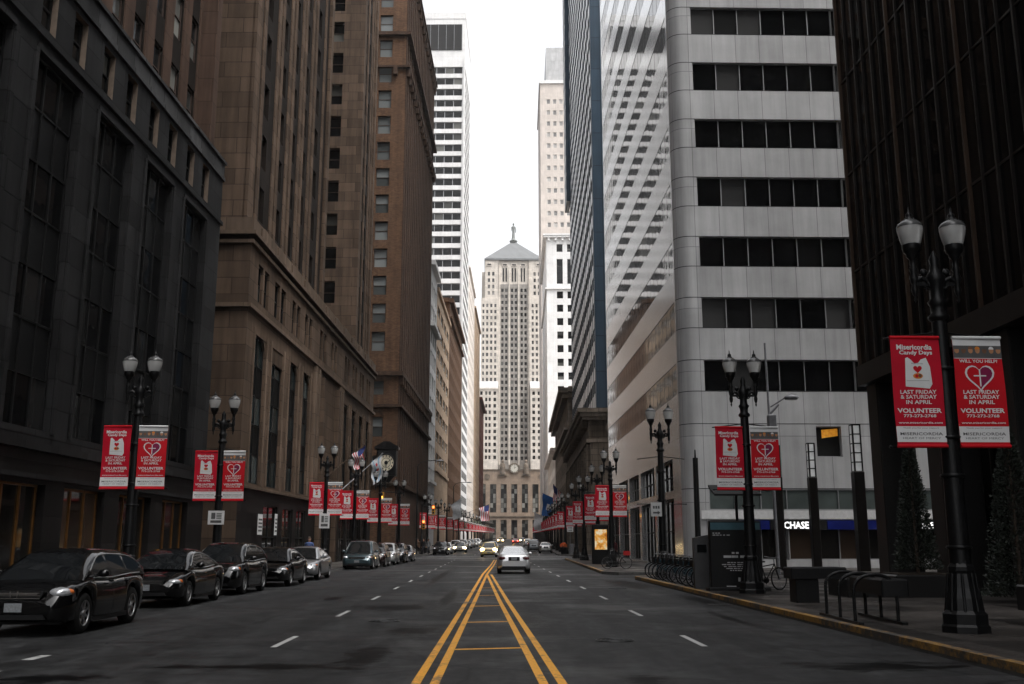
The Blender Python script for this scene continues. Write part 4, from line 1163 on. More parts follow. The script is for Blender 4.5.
def banner_mesh(kind):
    """printed cloth, 0.86 wide and 1.9 tall, print facing -Y; foot of the cloth at z=0"""
    mb = MB(); W, H = .86, 1.92
    y = -.0065
    RD, CR, WH, GR, T1, T2, OR, VI = range(8)
    # cloth as a gently waving sheet with thickness
    n = 6; m = 12
    def wav(x, z): return .016*math.sin(z*3.1+x*2.3+(1 if kind else 0))
    fr = []; bk = []
    for j in range(m+1):
        for i in range(n+1):
            x = -W/2+W*i/n; z = H*j/m
            fr.append((x, wav(x, z), z)); bk.append((x, wav(x, z)+.008, z))
    fs = [(j*(n+1)+i, j*(n+1)+i+1, (j+1)*(n+1)+i+1, (j+1)*(n+1)+i) for j in range(m) for i in range(n)]
    mb.add(fr, fs, CR if kind == 0 else RD, True); mb.add(bk, fs, RD, True)
    e0 = MB()
    def put(vs, fs, mi): mb.add([(v[0], wav(v[0], v[2])+v[1], v[2]) for v in vs], fs, mi)
    def rect(x0, x1, z0, z1, mi, yy=-.003):
        k = 6
        for q in range(k):
            a = x0+(x1-x0)*q/k; c = x0+(x1-x0)*(q+1)/k
            kk = max(1, int((z1-z0)/.12))
            for w in range(kk):
                za = z0+(z1-z0)*w/kk; zb = z0+(z1-z0)*(w+1)/kk
                put([(a, yy, za), (c, yy, za), (c, yy, zb), (a, yy, zb)], [(0, 1, 2, 3)], mi)
    def tx(body, z, w, h, mi=WH, cx=0, bold=.02, yy=-.006):
        q = MB(); put_text(q, body, cx, z, w, h, yy, 0, bold); put(q.v, q.f, mi)
    rect(-W/2, W/2, .10, .37, WH)
    tx('Thank you for your support', .325, .62, .028, GR, 0, 0)
    tx('MISERICORDIA', .215, .74, .052, GR, 0, .01)
    tx('HEART OF MERCY', .15, .66, .034, GR, 0, .0)
    tx('LAST FRIDAY', .93, .62, .068); tx('& SATURDAY', .845, .62, .068); tx('IN APRIL', .755, .44, .068)
    tx('VOLUNTEER', .60, .76, .082, WH, 0, .03); tx('773-273-2768', .525, .56, .052)
    tx('www.misericordia.com', .415, .76, .036)
    if kind == 0:
        tx('Misericordia', 1.70, .62, .095, WH, -.02, .03); tx('Candy Days', 1.595, .58, .095, WH, 0, .03)
        put([(-.21, -.004, 1.06), (.20, -.004, 1.02), (.25, -.004, 1.1), (.23, -.004, 1.40), (.17, -.004, 1.56), (.08, -.004, 1.53), (.03, -.004, 1.47), (-.04, -.004, 1.46), (-.09, -.004, 1.52), (-.15, -.004, 1.57), (-.19, -.004, 1.55), (-.20, -.004, 1.35)], [tuple(range(12))], WH)
        q = MB(); hp = heart(.075); put([(x+.01, -.0075, 1.36+z) for x, z in hp], [tuple(range(len(hp)))], RD)
        ov = [(.01+.085*math.cos(2*PI*k/14), -.0075, 1.24+.05*math.sin(2*PI*k/14)) for k in range(14)]; put(ov, [tuple(range(14))], OR)
        ov = [(-.01+.03*math.cos(2*PI*k/10), -.009, 1.24+.03*math.sin(2*PI*k/10)) for k in range(10)]; put(ov, [tuple(range(10))], RD)
        ov = [(.045+.03*math.cos(2*PI*k/10), -.009, 1.245+.03*math.sin(2*PI*k/10)) for k in range(10)]; put(ov, [tuple(range(10))], T2)
        tx('Misericordia', 1.445, .2, .025, GR, .01, .0)
        rect(-.19, .2, 1.155, 1.16, GR, -.0075)
    else:
        rect(-W/2, W/2, 1.55, 1.92, WH)
        rect(-W/2, W/2, 1.56, 1.78, GR, -.0045)
        rnd = random.Random(4)
        for k in range(7):
            cx = -.37+.124*k
            sh = [(cx+.075*math.cos(2*PI*j/12), -.007, 1.60+.06*abs(math.sin(2*PI*j/12))-.03) for j in range(12)]
            put(sh, [tuple(range(12))], (WH, OR, RD, WH, GR, WH, RD)[k])
            hd = [(cx+.042*math.cos(2*PI*j/12), -.0085, 1.695+.055*math.sin(2*PI*j/12)) for j in range(12)]
            put(hd, [tuple(range(12))], (T1, T2, T1, T1, T2, T1, T1)[k])
            hr = [(cx+.046*math.cos(PI*j/8), -.0095, 1.715+.05*math.sin(PI*j/8)) for j in range(9)]
            put(hr, [tuple(range(9))], (GR, GR, T2, OR, GR, WH, GR)[k])
        tx('WILL YOU HELP?', 1.475, .68, .06)
        hp = heart(.26); hq = heart(.225); o = [(x, -.005, 1.235+z) for x, z in hp]; i_ = [(x, -.005, 1.237+z) for x, z in hq]
        k = len(hp); put(o+i_, [(j, (j+1) % k, k+(j+1) % k, k+j) for j in range(k)], WH)
        hv = [(x, z) for x, z in hq if x >= -1e-6]
        put([(x, -.0045, 1.237+z) for x, z in hv], [tuple(range(len(hv)))], VI)
        rect(-.012, .012, 1.06, 1.36, WH, -.007); rect(-.11, .11, 1.235, 1.257, WH, -.0072)
    # sleeves round the rods
    mb.cyl((-W/2, 0, .03), (W/2, 0, .03), .032, n=8, mi=RD); mb.cyl((-W/2, 0, H), (W/2, 0, H), .032, n=8, mi=WH if kind else RD)
    return mb.mesh('banner', [M['red'], M['crimson'], M['bwhite'], M['bgrey'], M['skin1'], M['skin2'], M['orange'], M['violet']])

def heart(s, n=28):
    pts = []
    for k in range(n):
        t = 2*PI*k/n
        pts.append((s*math.sin(t)**3, s*(13*math.cos(t)-5*math.cos(2*t)-2*math.cos(3*t)-math.cos(4*t))/16))
    return pts

BM = [banner_mesh(0), banner_mesh(1)]
lamp0 = make_lamp()
used = [False]
def far_banner():
    r = []
    for kind in (0, 1):
        me = BM[kind]
        r.append(me)
    return r
def lamp(x, y, label, blabels, lgroup=None, bgroup=None, dz=0, rot=0, sc=1.0):
    if not used[0]:
        o = lamp0; used[0] = True; o.location = (x, y, .15); o['label'] = label
        if lgroup: o['group'] = lgroup
    else: o = dup(lamp0, (x, y, .15), rot, label, lgroup)
    o.rotation_euler = (0, 0, rot); o.scale = (sc, sc, sc)
    for kind, s in ((0, -1), (1, 1)):
        if not blabels: break
        bb = link('banner', BM[kind], None, (x+s*.545*sc*math.cos(rot), y+s*.545*sc*math.sin(rot)-.16*sc, .15+3.04*sc), rot+random.uniform(-.07, .07))
        bb.scale = (sc, sc, sc)
        tag(bb, blabels[kind], 'banner', bgroup)
LG = 'twin globe street lamps'; BG = 'red charity banners on the street lamps'
def pair(where):
    return ('red banner with white candy bag print on ' + where, 'red banner with heart and photo strip on ' + where)
lamp(7.92, 16.9, 'nearest black street lamp with two globes, standing by the right yellow kerb', pair('the nearest right-hand lamp'), LG, BG)
lamp(7.75, 29.9, 'twin globe street lamp behind the bike share panel', pair('the lamp behind the bike share panel'), LG, BG, sc=.985)
lamp(7.30, 42.4, 'twin globe street lamp without banners at the far end of the docked bikes', None, LG)
lamp(7.55, 62.5, 'twin globe street lamp beside the parked bicycle beyond the alley', pair('the lamp beside the parked bicycle'), LG, BG)
lamp(8.0, 74.5, 'right-hand street lamp just beyond the lit advertising kiosk', pair('the lamp just beyond the advertising kiosk'), LG, BG)
lamp(8.15, 87, 'right-hand street lamp next after the one past the kiosk', pair('the second lamp beyond the kiosk, right side'), LG, BG)
lamp(8.4, 98, 'last right-hand street lamp before the crossing', pair('the last right lamp before the crossing'), LG, BG)
LX = lambda y: -12.1+.0400*y
lamp(LX(30.7), 30.7, 'nearest left-hand street lamp, over the first black cars', pair('the nearest left-hand lamp'), LG, BG)
lamp(LX(39.2), 39.2, 'left-hand street lamp with parking sign at the corner of the brown limestone building', pair('the second left-hand lamp'), LG, BG)
lamp(LX(59.6), 59.6, 'left-hand street lamp in front of the limestone entrance, by the silver car', pair('the lamp by the parked silver car'), LG, BG)
lamp(LX(69.5), 69.5, 'left-hand street lamp beside the teal minivan', pair('the lamp beside the teal minivan'), LG, BG)
lamp(LX(81), 81, 'left-hand street lamp under the flags and clock', pair('the lamp under the flags'), LG, BG)
lamp(LX(93), 93, 'last left-hand street lamp before the crossing', pair('the last left-hand lamp before the crossing'), LG, BG)
for side, xf, nm in ((1, lambda y: KR(y)+1.0, 'right'), (-1, lambda y: KL(y)-.9, 'left')):
    y = 121.0 if side > 0 else 127.0
    k = 0
    while y < 420:
        lamp(xf(y), y, 'small distant street lamp in the receding row beyond the crossing, %s pavement' % nm,
             ('small distant banner with bag print beyond the crossing, %s pavement' % nm, 'small distant banner with heart print beyond the crossing, %s pavement' % nm),
             'distant street lamps on the %s' % nm, 'distant banners on the %s' % nm, rot=-AR)
        y += (13.2 if side > 0 else 16.5)+.02*k; k += 1
        if side < 0 and k == 3: y += 14

# ------------------------------------------------------------------ cars
def catmull(P, y):
    """piecewise smooth height from a list of (y, z)"""
    if y <= P[0][0]: return P[0][1]
    if y >= P[-1][0]: return P[-1][1]
    for i in range(len(P)-1):
        (a, za), (c, zc) = P[i], P[i+1]
        if a <= y <= c:
            t = (y-a)/(c-a)
            m0 = (P[i+1][1]-P[i-1][1])/(P[i+1][0]-P[i-1][0]) if i > 0 else (zc-za)/(c-a)
            m1 = (P[i+2][1]-P[i][1])/(P[i+2][0]-P[i][0]) if i+2 < len(P) else (zc-za)/(c-a)
            h = c-a
            return (2*t**3-3*t*t+1)*za+(t**3-2*t*t+t)*h*m0+(-2*t**3+3*t*t)*zc+(t**3-t*t)*h*m1

KINDS = {
 # y forward; deck = hood and boot line; roof = windscreen foot, roof front, roof rear, rear window foot
 'sedan': dict(L=4.65, W=1.80, deck=[(-2.32, .78), (-2.2, .95), (-1.6, 1.02), (-1.0, .97), (0, .93), (.9, .93), (1.5, .86), (2.05, .74), (2.32, .58)],
               cab=[(-1.72, .99), (-1.35, 1.14), (-.75, 1.36), (-.2, 1.43), (.2, 1.43), (.55, 1.36), (1.15, 1.07), (1.4, .92)], wr=.56, wb=.80, r=.325, wy=(1.38, -1.36), pil=[(-1.15, -.28), (-.2, .92)]),
 'suv': dict(L=4.55, W=1.84, deck=[(-2.27, .75), (-2.2, 1.0), (-1.6, 1.05), (-.8, 1.03), (0, 1.0), (1.0, 1.02), (1.6, .98), (2.05, .86), (2.27, .66)],
             cab=[(-2.17, 1.02), (-1.95, 1.36), (-1.6, 1.53), (-.6, 1.61), (.1, 1.60), (.42, 1.53), (.95, 1.28), (1.35, 1.01)], wr=.58, wb=.83, r=.36, wy=(1.33, -1.29), pil=[(-1.85, -1.12), (-1.02, -.08), (0, .9)]),
 'minivan': dict(L=4.95, W=1.93, deck=[(-2.47, .7), (-2.4, 1.0), (-1.6, 1.05), (-.8, 1.02), (0, 1.0), (1.2, 1.0), (1.75, .95), (2.2, .82), (2.47, .62)],
                 cab=[(-2.38, 1.02), (-2.2, 1.45), (-1.9, 1.66), (-.6, 1.75), (.2, 1.73), (.55, 1.66), (1.3, 1.22), (1.7, .98)], wr=.66, wb=.87, r=.34, wy=(1.5, -1.45), pil=[(-2.05, -1.15), (-1.05, -.05), (.04, 1.05)]),
}
KINDS['crossover'] = dict(KINDS['suv'], L=4.55*.93, deck=[(y*.93, z*.93) for y, z in KINDS['suv']['deck']], cab=[(y*.93, z*.93 if z < 1.1 else .95+(z-1.02)*.90) for y, z in KINDS['suv']['cab']], wy=(1.22, -1.19), pil=[(a*.93, c*.93) for a, c in KINDS['suv']['pil']])
_wheel = {}
def car_wheel(r):
    if r in _wheel: return _wheel[r]
    mb = MB()
    prof = [(r*.62, -.10), (r*.86, -.11), (r*.97, -.085), (r, -.04), (r, .04), (r*.97, .085), (r*.86, .11), (r*.62, .10)]
    vs = []; n = 28
    for rr, x in prof:
        for i in range(n):
            t = 2*PI*i/n; vs.append((x, rr*math.cos(t), rr*math.sin(t)))
    mb.add(vs, [(j*n+i, j*n+(i+1) % n, (j+1)*n+(i+1) % n, (j+1)*n+i) for j in range(len(prof)-1) for i in range(n)], 0, True)
    ty = mb.mesh('tyre', [M['rubber']])
    mb = MB()
    for s in (-1, 1):
        x = s*.085
        mb.torus((x, 0, 0), r*.62, .018, 'x', 28, 6)
        for k in range(7):
            t = 2*PI*k/7
            d = Vector((0, math.cos(t), math.sin(t))); e = Vector((0, -math.sin(t), math.cos(t)))
            p = [d*(r*.10)+e*.028, d*(r*.10)-e*.028, d*(r*.62)-e*.02, d*(r*.62)+e*.02]
            mb.add([(x, q.y, q.z) for q in p]+[(x-s*.03, q.y, q.z) for q in p], [(0, 1, 2, 3), (0, 4, 5, 1), (2, 6, 7, 3), (1, 5, 6, 2), (3, 7, 4, 0)])
        mb.cyl((x-s*.03, 0, 0), (x+s*.012, 0, 0), r*.15, n=12)
    mb.cyl((-.03, 0, 0), (.03, 0, 0), r*.6, n=20, mi=1)
    ri = mb.mesh('rim', [M['rim'], M['plastic']])
    _wheel[r] = (ty, ri)
    return ty, ri

_paint = {}
def paint(col, metal=.3):
    k = (col, metal)
    if k not in _paint: _paint[k] = pm('car_paint', col, .28 if sum(col) > .1 else .10, metal, .04, 30, coat=1 if sum(col) > .1 else .3)
    return _paint[k]

def make_car(name, label, kind, col, loc, rot, lights=False, brake=False, group=None, metal=.3, detail=True, cat='car', plate=True, bright_glass=False):
    K = KINDS[kind]; L, W = K['L'], K['W']; r = K['r']
    t = thing(name, label, cat, loc, rot, group)
    pt = paint(col, metal)
    key = (kind, detail)
    h = L/2
    ys = set([-h+L*i/46 for i in range(47)])
    for wy in K['wy']:
        for k in range(13):
            ys.add(wy+(r+.075)*math.cos(PI*k/12))
        ys.add(wy+(r+.0751)); ys.add(wy-(r+.0751))
    ys |= {-h+.02, -h+.06, h-.02, h-.06, h-.12, -h+.12}
    ys = sorted(y for y in ys if -h <= y <= h)
    def zb(y):
        z = .21+.10*max(0, (abs(y)-h+.7)/.7)**2
        for wy in K['wy']:
            q = (r+.075)**2-(y-wy)**2
            if q > 0: z = max(z, r+math.sqrt(q)-.01)
        return z
    def plan(y):
        u = abs(y)/h
        k = 1-.045*u**2-.20*max(0, (u-.80)/.20)**2.2
        return W/2*k
    def endf(y):     # bumper nose rounding
        e = h-abs(y)
        return math.sqrt(max(0, 1-((.14-e)/.14)**2)) if e < .14 else 1
    rings = []
    for y in ys:
        zt = catmull(K['deck'], y); b0 = zb(y); w = plan(y); f = endf(y)
        zm = .52
        zt2 = zm+(zt-zm)*(.55+.45*f); b2 = b0 if b0 > .4 else zm-(zm-b0)*(.6+.4*f)
        w *= (.93+.07*f)
        hh = zt2-b2
        half = [(w*.90, b2), (w*.975, b2+.10*hh), (w*1.0, b2+.40*hh), (w*.995, b2+.66*hh), (w*.965, b2+.84*hh), (w*.915, zt2-.035), (w*.84, zt2-.004), (w*.55, zt2+.018), (0, zt2+.026)]
        ring = [(x, y, z) for x, z in half]+[(-x, y, z) for x, z in reversed(half[:-1])]
        rings.append(ring)
    mb = MB(); n = len(rings[0])
    vs = [p for rg in rings for p in rg]
    fs = []
    for j in range(len(rings)-1):
        for i in range(n):
            fs.append((j*n+i, j*n+(i+1) % n, (j+1)*n+(i+1) % n, (j+1)*n+i))
    mb.add(vs, fs, 0, True)
    mb.add(rings[0], [tuple(range(n))], 0); mb.add(rings[-1], [tuple(range(n))], 0)
    if detail:
        # door seams and sill as narrow dark lines just proud of the flank
        for s in (-1, 1):
            for yy in ((.98, -.02, -.98) if kind == 'sedan' else (1.0, -.05, -1.0)):
                w = plan(yy); zt = catmull(K['deck'], yy)
                lv = [.34, .5, .66, zt-.17]
                hh = zt-.21
                def xs(z):
                    u = (z-.21)/hh
                    return w*(.975+.025*min(1, (u-.1)/.3)) if u < .4 else w*(1.0-.005*(u-.4)/.26) if u < .66 else w*(.995-.03*(u-.66)/.18)
                for a, c in zip(lv[:-1], lv[1:]):
                    mb.quad((s*(xs(a)+.004), yy-.006, a), (s*(xs(a)+.004), yy+.006, a), (s*(xs(c)+.004), yy+.006, c), (s*(xs(c)+.004), yy-.006, c), 1)
            mb.box(min(s*(W/2*.90), s*(W/2*.985)), max(s*(W/2*.90), s*(W/2*.985)), -.85, .85, .19, .27, 1)
    body = mb.build('body', [pt, M['plastic']], t)
    mb = MB(); mb.box(-W/2+.22, W/2-.22, -h+.35, h-.35, .2, .62)
    for wy in K['wy']: mb.cyl((-W/2+.1, wy, r), (W/2-.1, wy, r), .08, n=8)
    mb.build('underbody', M['plastic'], t)
    # cabin
    C = K['cab']; y0, y1 = C[0][0], C[-1][0]
    m = 36; wb = K['wb']; wr = K['wr']; zr = max(z for y, z in C)
    rings = []; yy = [y0+(y1-y0)*i/m for i in range(m+1)]
    for y in yy:
        zt = max(catmull(C, y), catmull(K['deck'], y)-.02); bl = catmull(K['deck'], y)-.03
        zt = max(zt, bl+.015)
        k = lambda z: wb-(wb-wr)*min(1, max(0, (z-.97)/(zr-.97)))**1.15
        u = zt-bl
        zs = [bl, bl+.06*min(1, u/.3), bl+.55*u, zt-min(.085, u*.28)]
        half = [(k(z), z) for z in zs]+[(k(zt)*.965, zt-.02*min(1, u/.3)), (k(zt)*.85, zt), (k(zt)*.45, zt+.018), (0, zt+.024)]
        rings.append([(x, y, z) for x, z in half]+[(-x, y, z) for x, z in reversed(half[:-1])])
    n = len(rings[0]); roof = MB(); ws = MB(); rw = MB(); sw = [MB(), MB()]
    yf = C[-3][0]+.02; yr = C[2][0]-.05 if kind == 'sedan' else C[1][0]+.10
    for j in range(m):
        a, c = yy[j], yy[j+1]; mid = (a+c)/2
        for i in range(n-1):
            q = [rings[j][i], rings[j][i+1], rings[j+1][i+1], rings[j+1][i]]
            k = i if i < 7 else 13-i
            dst = roof
            if k in (1, 2):
                htop = rings[j][3][2]-rings[j][0][2]; hb = rings[j+1][3][2]-rings[j+1][0][2]
                if any(pa < mid < pb for pa, pb in K['pil']) and min(htop, hb) > .09: dst = sw[0 if i < 7 else 1]
            elif k >= 5:
                if mid > yf: dst = ws
                elif mid < yr: dst = rw
            dst.add(q, [(0, 1, 2, 3)], 0, True)
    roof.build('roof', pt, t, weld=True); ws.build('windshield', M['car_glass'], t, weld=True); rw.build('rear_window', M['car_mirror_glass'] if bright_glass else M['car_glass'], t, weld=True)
    for q in sw: q.build('side_window', M['car_glass'], t, weld=True)
    if detail:       # bright trim round the side glass and over the doors
        for s in (-1, 1):
            idx = 3 if s > 0 else n-1-3
            q0 = [rings[j][idx] for j in range(m+1) if C[1][0]-.1 < yy[j] < C[-2][0]+.05]
            idb = 1 if s > 0 else n-1-1
            q1 = [rings[j][idb] for j in range(m+1) if K['pil'][0][0] < yy[j] < K['pil'][-1][1]]
            for q, nm in ((q0, 'window_trim'), (q1, 'belt_trim')):
                mb = MB(); mb.tube([(p[0]+s*.010, p[1], p[2]-.01) for p in q], .013, 6)
                mb.build(nm, M['rim'], t, weld=True)
    # wheels
    ty, ri = car_wheel(r)
    for s in (-1, 1):
        for wy in K['wy']:
            wh = link('wheel', ty, t, (s*(W/2-.135), wy, r)); link('rim', ri, wh)
    # lamps, grille, plates, mirrors
    zd = catmull(K['deck'], h-.25)
    for s in (-1, 1):
        mb = MB(); x = s*(W/2*.80-.07)
        big = kind != 'sedan'
        c0 = (x, h-.30, zd-.10+(.02 if big else 0))
        mb.ball(c0, (.20, .215, .085 if not big else .105) if not lights else (.27, .30, .19), 0, 14, 8)
        if not lights: mb.ball((x+s*.10, h-.36, c0[2]+.01), (.115, .16, .07), 1, 10, 6)
        mb.build('headlight', [M['headlamp_on'] if lights else M['lens'], M['amber']], t)
        mb = MB(); zt = catmull(K['deck'], -h+.12)
        if kind == 'sedan': mb.ball((s*(W/2-.30), -h+.16, zt-.15), (.21, .165, .115), 0, 14, 8)
        else: mb.ball((s*(W/2-.24), -h+.15, zt-.02), (.13, .16, .24), 0, 12, 8)
        mb.build('tail_light', M['tail_on'] if brake else M['tail'], t)
        mb = MB(); ym = K['pil'][-1][1]-.08; zm = catmull(K['deck'], ym)+.1
        mb.ball((s*(wb+.16), ym, zm), (.115, .07, .075), 0, 12, 8); mb.cyl((s*(wb-.04), ym, zm-.06), (s*(wb+.1), ym, zm-.03), .03, n=6)
        mb.build('mirror', pt, t)
        if detail:
            mb = MB()
            for yh in (.12, -.85):
                w = plan(yh)*.993
                mb.box(min(s*(w-.02), s*(w+.02)), max(s*(w-.02), s*(w+.02)), yh-.09, yh+.09, .80 if kind == 'sedan' else .87, .83 if kind == 'sedan' else .90)
            mb.build('door_handle', M['chrome'] if metal > .5 else pt, t)
    mb = MB(); gz = zd-.11
    mb.prism([(-.42, gz-.08), (.42, gz-.08), (.50, gz+.075), (-.50, gz+.075)], h-.13, h-.02, 0)
    for k in range(3): mb.box(-.44, .44, h-.02, h-.008, gz-.055+.045*k, gz-.04+.045*k, 1)
    mb.prism([(-.56, .30), (.56, .30), (.50, .42), (-.50, .42)], h-.13, h-.004, 0)
    if kind in ('suv', 'crossover') and detail: mb.box(-.40, .40, h-.012, h+.004, gz+.015, gz+.045, 1)
    gr = mb.build('grille', [M['plastic'], M['chrome']], t)
    if kind in ('suv', 'crossover') and detail and not lights:
        mb = MB()
        for s in (-1, 1): mb.prism([(s*.065, gz-.03), (s*.045, gz-.03), (s*.05, gz+.085), (s*.08, gz+.085)], h+.004, h+.016)
        mb.box(-.05, .05, h+.004, h+.016, gz+.015, gz+.035); mb.build('emblem', M['chrome'], gr)
    if plate:
        mb = MB(); mb.box(-.15, .15, h-.02, h+.012, .43, .58, 0); mb.build('number_plate', M['plate'], t)
    mb = MB(); zp = .78 if kind == 'sedan' else .86
    mb.box(-.30, .30, -h-.006, -h+.06, zp-.10, zp+.10, 1); mb.box(-.15, .15, -h-.014, -h-.005, zp-.075, zp+.075, 0)
    mb.build('number_plate', [M['plate'], M['plastic']], t)
    mb = MB(); mb.prism([(-.66, .24), (.66, .24), (.60, .40), (-.60, .40)], -h-.012, -h+.1, 0)
    mb.build('rear_valance', M['plastic'], t)
    return t
BK = (.004, .004, .0045)
PARK = 'cars parked along the left kerb'
def parked(kind, y, flank, label, col, metal=.3, rot=PI, **k):
    W = KINDS[kind]['W']
    return make_car('parked_car', label, kind, col, (flank-W/2, y, 0), rot-AL*0, group=PARK, metal=metal, **k)
parked('crossover', 19.95, -7.3, 'black sport utility vehicle nearest on the left, with orange turn lamp', BK)
parked('sedan', 28.0, -7.75, 'black sedan parked second from the near left corner', BK)
parked('suv', 33.9, -7.75, 'black tall-roofed car parked third, behind the black sedan', BK)
parked('sedan', 39.9, -7.45, 'black sedan with chrome grille just before the silver one', BK, .3)
parked('sedan', 46.6, -7.5, 'silver sedan parked at the left kerb before the gap', (.34, .34, .35), .7)
parked('minivan', 64.5, -7.15, 'teal minivan parked first beyond the gap on the left', (.03, .055, .065), .6)
parked('suv', 70.8, -7.05, 'dark red car parked right behind the teal minivan', (.03, .018, .018), .4)
parked('suv', 77.0, -6.95, 'white sport utility vehicle parked on the left before the crossing', (.5, .5, .5), .2)
parked('suv', 83.5, -6.8, 'dark car parked behind the white one before the crossing', (.03, .03, .032), .4)
parked('sedan', 90.5, -6.7, 'last parked car on the left before the crossing', (.12, .12, .13), .5)
CR = 'cars along the far left kerb'
for i, (y, kind, col, mt, lab) in enumerate(((123, 'suv', (.02, .02, .02), .3, 'dark van waiting at the far left corner beyond the crossing'), (131, 'sedan', (.55, .55, .55), .2, 'white car parked at the far left corner beyond the crossing'),
        (140, 'sedan', (.4, .38, .34), .5, 'pale car with lit headlights on the far left'), (150, 'suv', (.6, .6, .6), .2, 'white car behind the pale one with headlights'), (159, 'sedan', (.6, .6, .6), .2, 'white sedan in the far left parked row'), (170, 'suv', (.45, .45, .45), .3, None), (182, 'sedan', (.6, .6, .6), .2, None), (194, 'suv', (.2, .2, .2), .3, None), (207, 'sedan', (.5, .5, .5), .3, None), (222, 'suv', (.6, .6, .6), .2, None))):
    W = KINDS[kind]['W']
    make_car('parked_car', lab or 'small distant car in the row on the far left kerb', kind, col, (KL(y)+1.2+(1.3 if i == 2 else 0), y, 0), PI-AL, lights=(i == 2), group=CR, metal=mt, detail=False)
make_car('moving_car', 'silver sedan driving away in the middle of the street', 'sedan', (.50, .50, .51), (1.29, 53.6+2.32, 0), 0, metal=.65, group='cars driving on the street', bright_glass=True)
make_car('moving_car', 'yellow cab with bright headlights coming toward the viewer', 'suv', (.62, .45, .16), (-.05, 112, 0), PI-AL, lights=True, metal=.1, group='cars driving on the street', detail=False)
make_car('moving_car', 'white car following the yellow cab with bright headlights', 'sedan', (.6, .6, .6), (.4, 150, 0), PI-AL, metal=.1, group='cars driving on the street', detail=False)
make_car('moving_car', 'small red car with lit brake lamps far down the street', 'sedan', (.30, .01, .012), (6.7, 265, 0), -AR, brake=True, metal=.2, group='cars driving on the street', detail=False)
make_car('moving_car', 'yellowish cab far down the street, left of the red car', 'suv', (.42, .30, .10), (3.2, 300, 0), PI-AR, lights=True, metal=.1, group='cars driving on the street', detail=False)
make_car('moving_car', 'dark car with headlights far down the street, right of the red car', 'suv', (.05, .05, .05), (9.8, 300, 0), PI-AR, lights=True, metal=.1, group='cars driving on the street', detail=False)
make_car('parked_car', 'silver sedan stopped along the far right kerb', 'sedan', (.40, .39, .38), (7.5, 136, 0), -AR, metal=.6, group='cars along the far right kerb', detail=False)
make_car('parked_car', 'dark minivan ahead of the silver sedan on the right', 'minivan', (.05, .055, .06), (6.5, 150, 0), -AR, metal=.5, group='cars along the far right kerb', detail=False)
for y, x, col in ((172, 7.5, (.3, .3, .32)), (190, 8.2, (.04, .04, .045)), (212, 8.0, (.5, .5, .5)), (236, 8.9, (.05, .05, .05))):
    make_car('parked_car', 'small distant car in the row on the far right kerb', 'suv', col, (x, y, 0), -AR, group='cars along the far right kerb', detail=False)
# ------------------------------------------------------------------ street furniture, right plaza
# bike share station
def wheel_mb(mb, c, r, tr=.022, mt=0, ms=1, spokes=14):
    """bicycle wheel in the XZ plane"""
    mb.torus(c, r, tr, 'y', 28, 6, mt); mb.torus(c, r-.03, .008, 'y', 24, 4, ms)
    for k in range(spokes):
        t = 2*PI*k/spokes
        mb.cyl(c, (c[0]+(r-.02)*math.cos(t), c[1], c[2]+(r-.02)*math.sin(t)), .003, n=3, mi=ms, caps=False)
    mb.cyl((c[0], c[1]-.04, c[2]), (c[0], c[1]+.04, c[2]), .025, n=8, mi=ms)

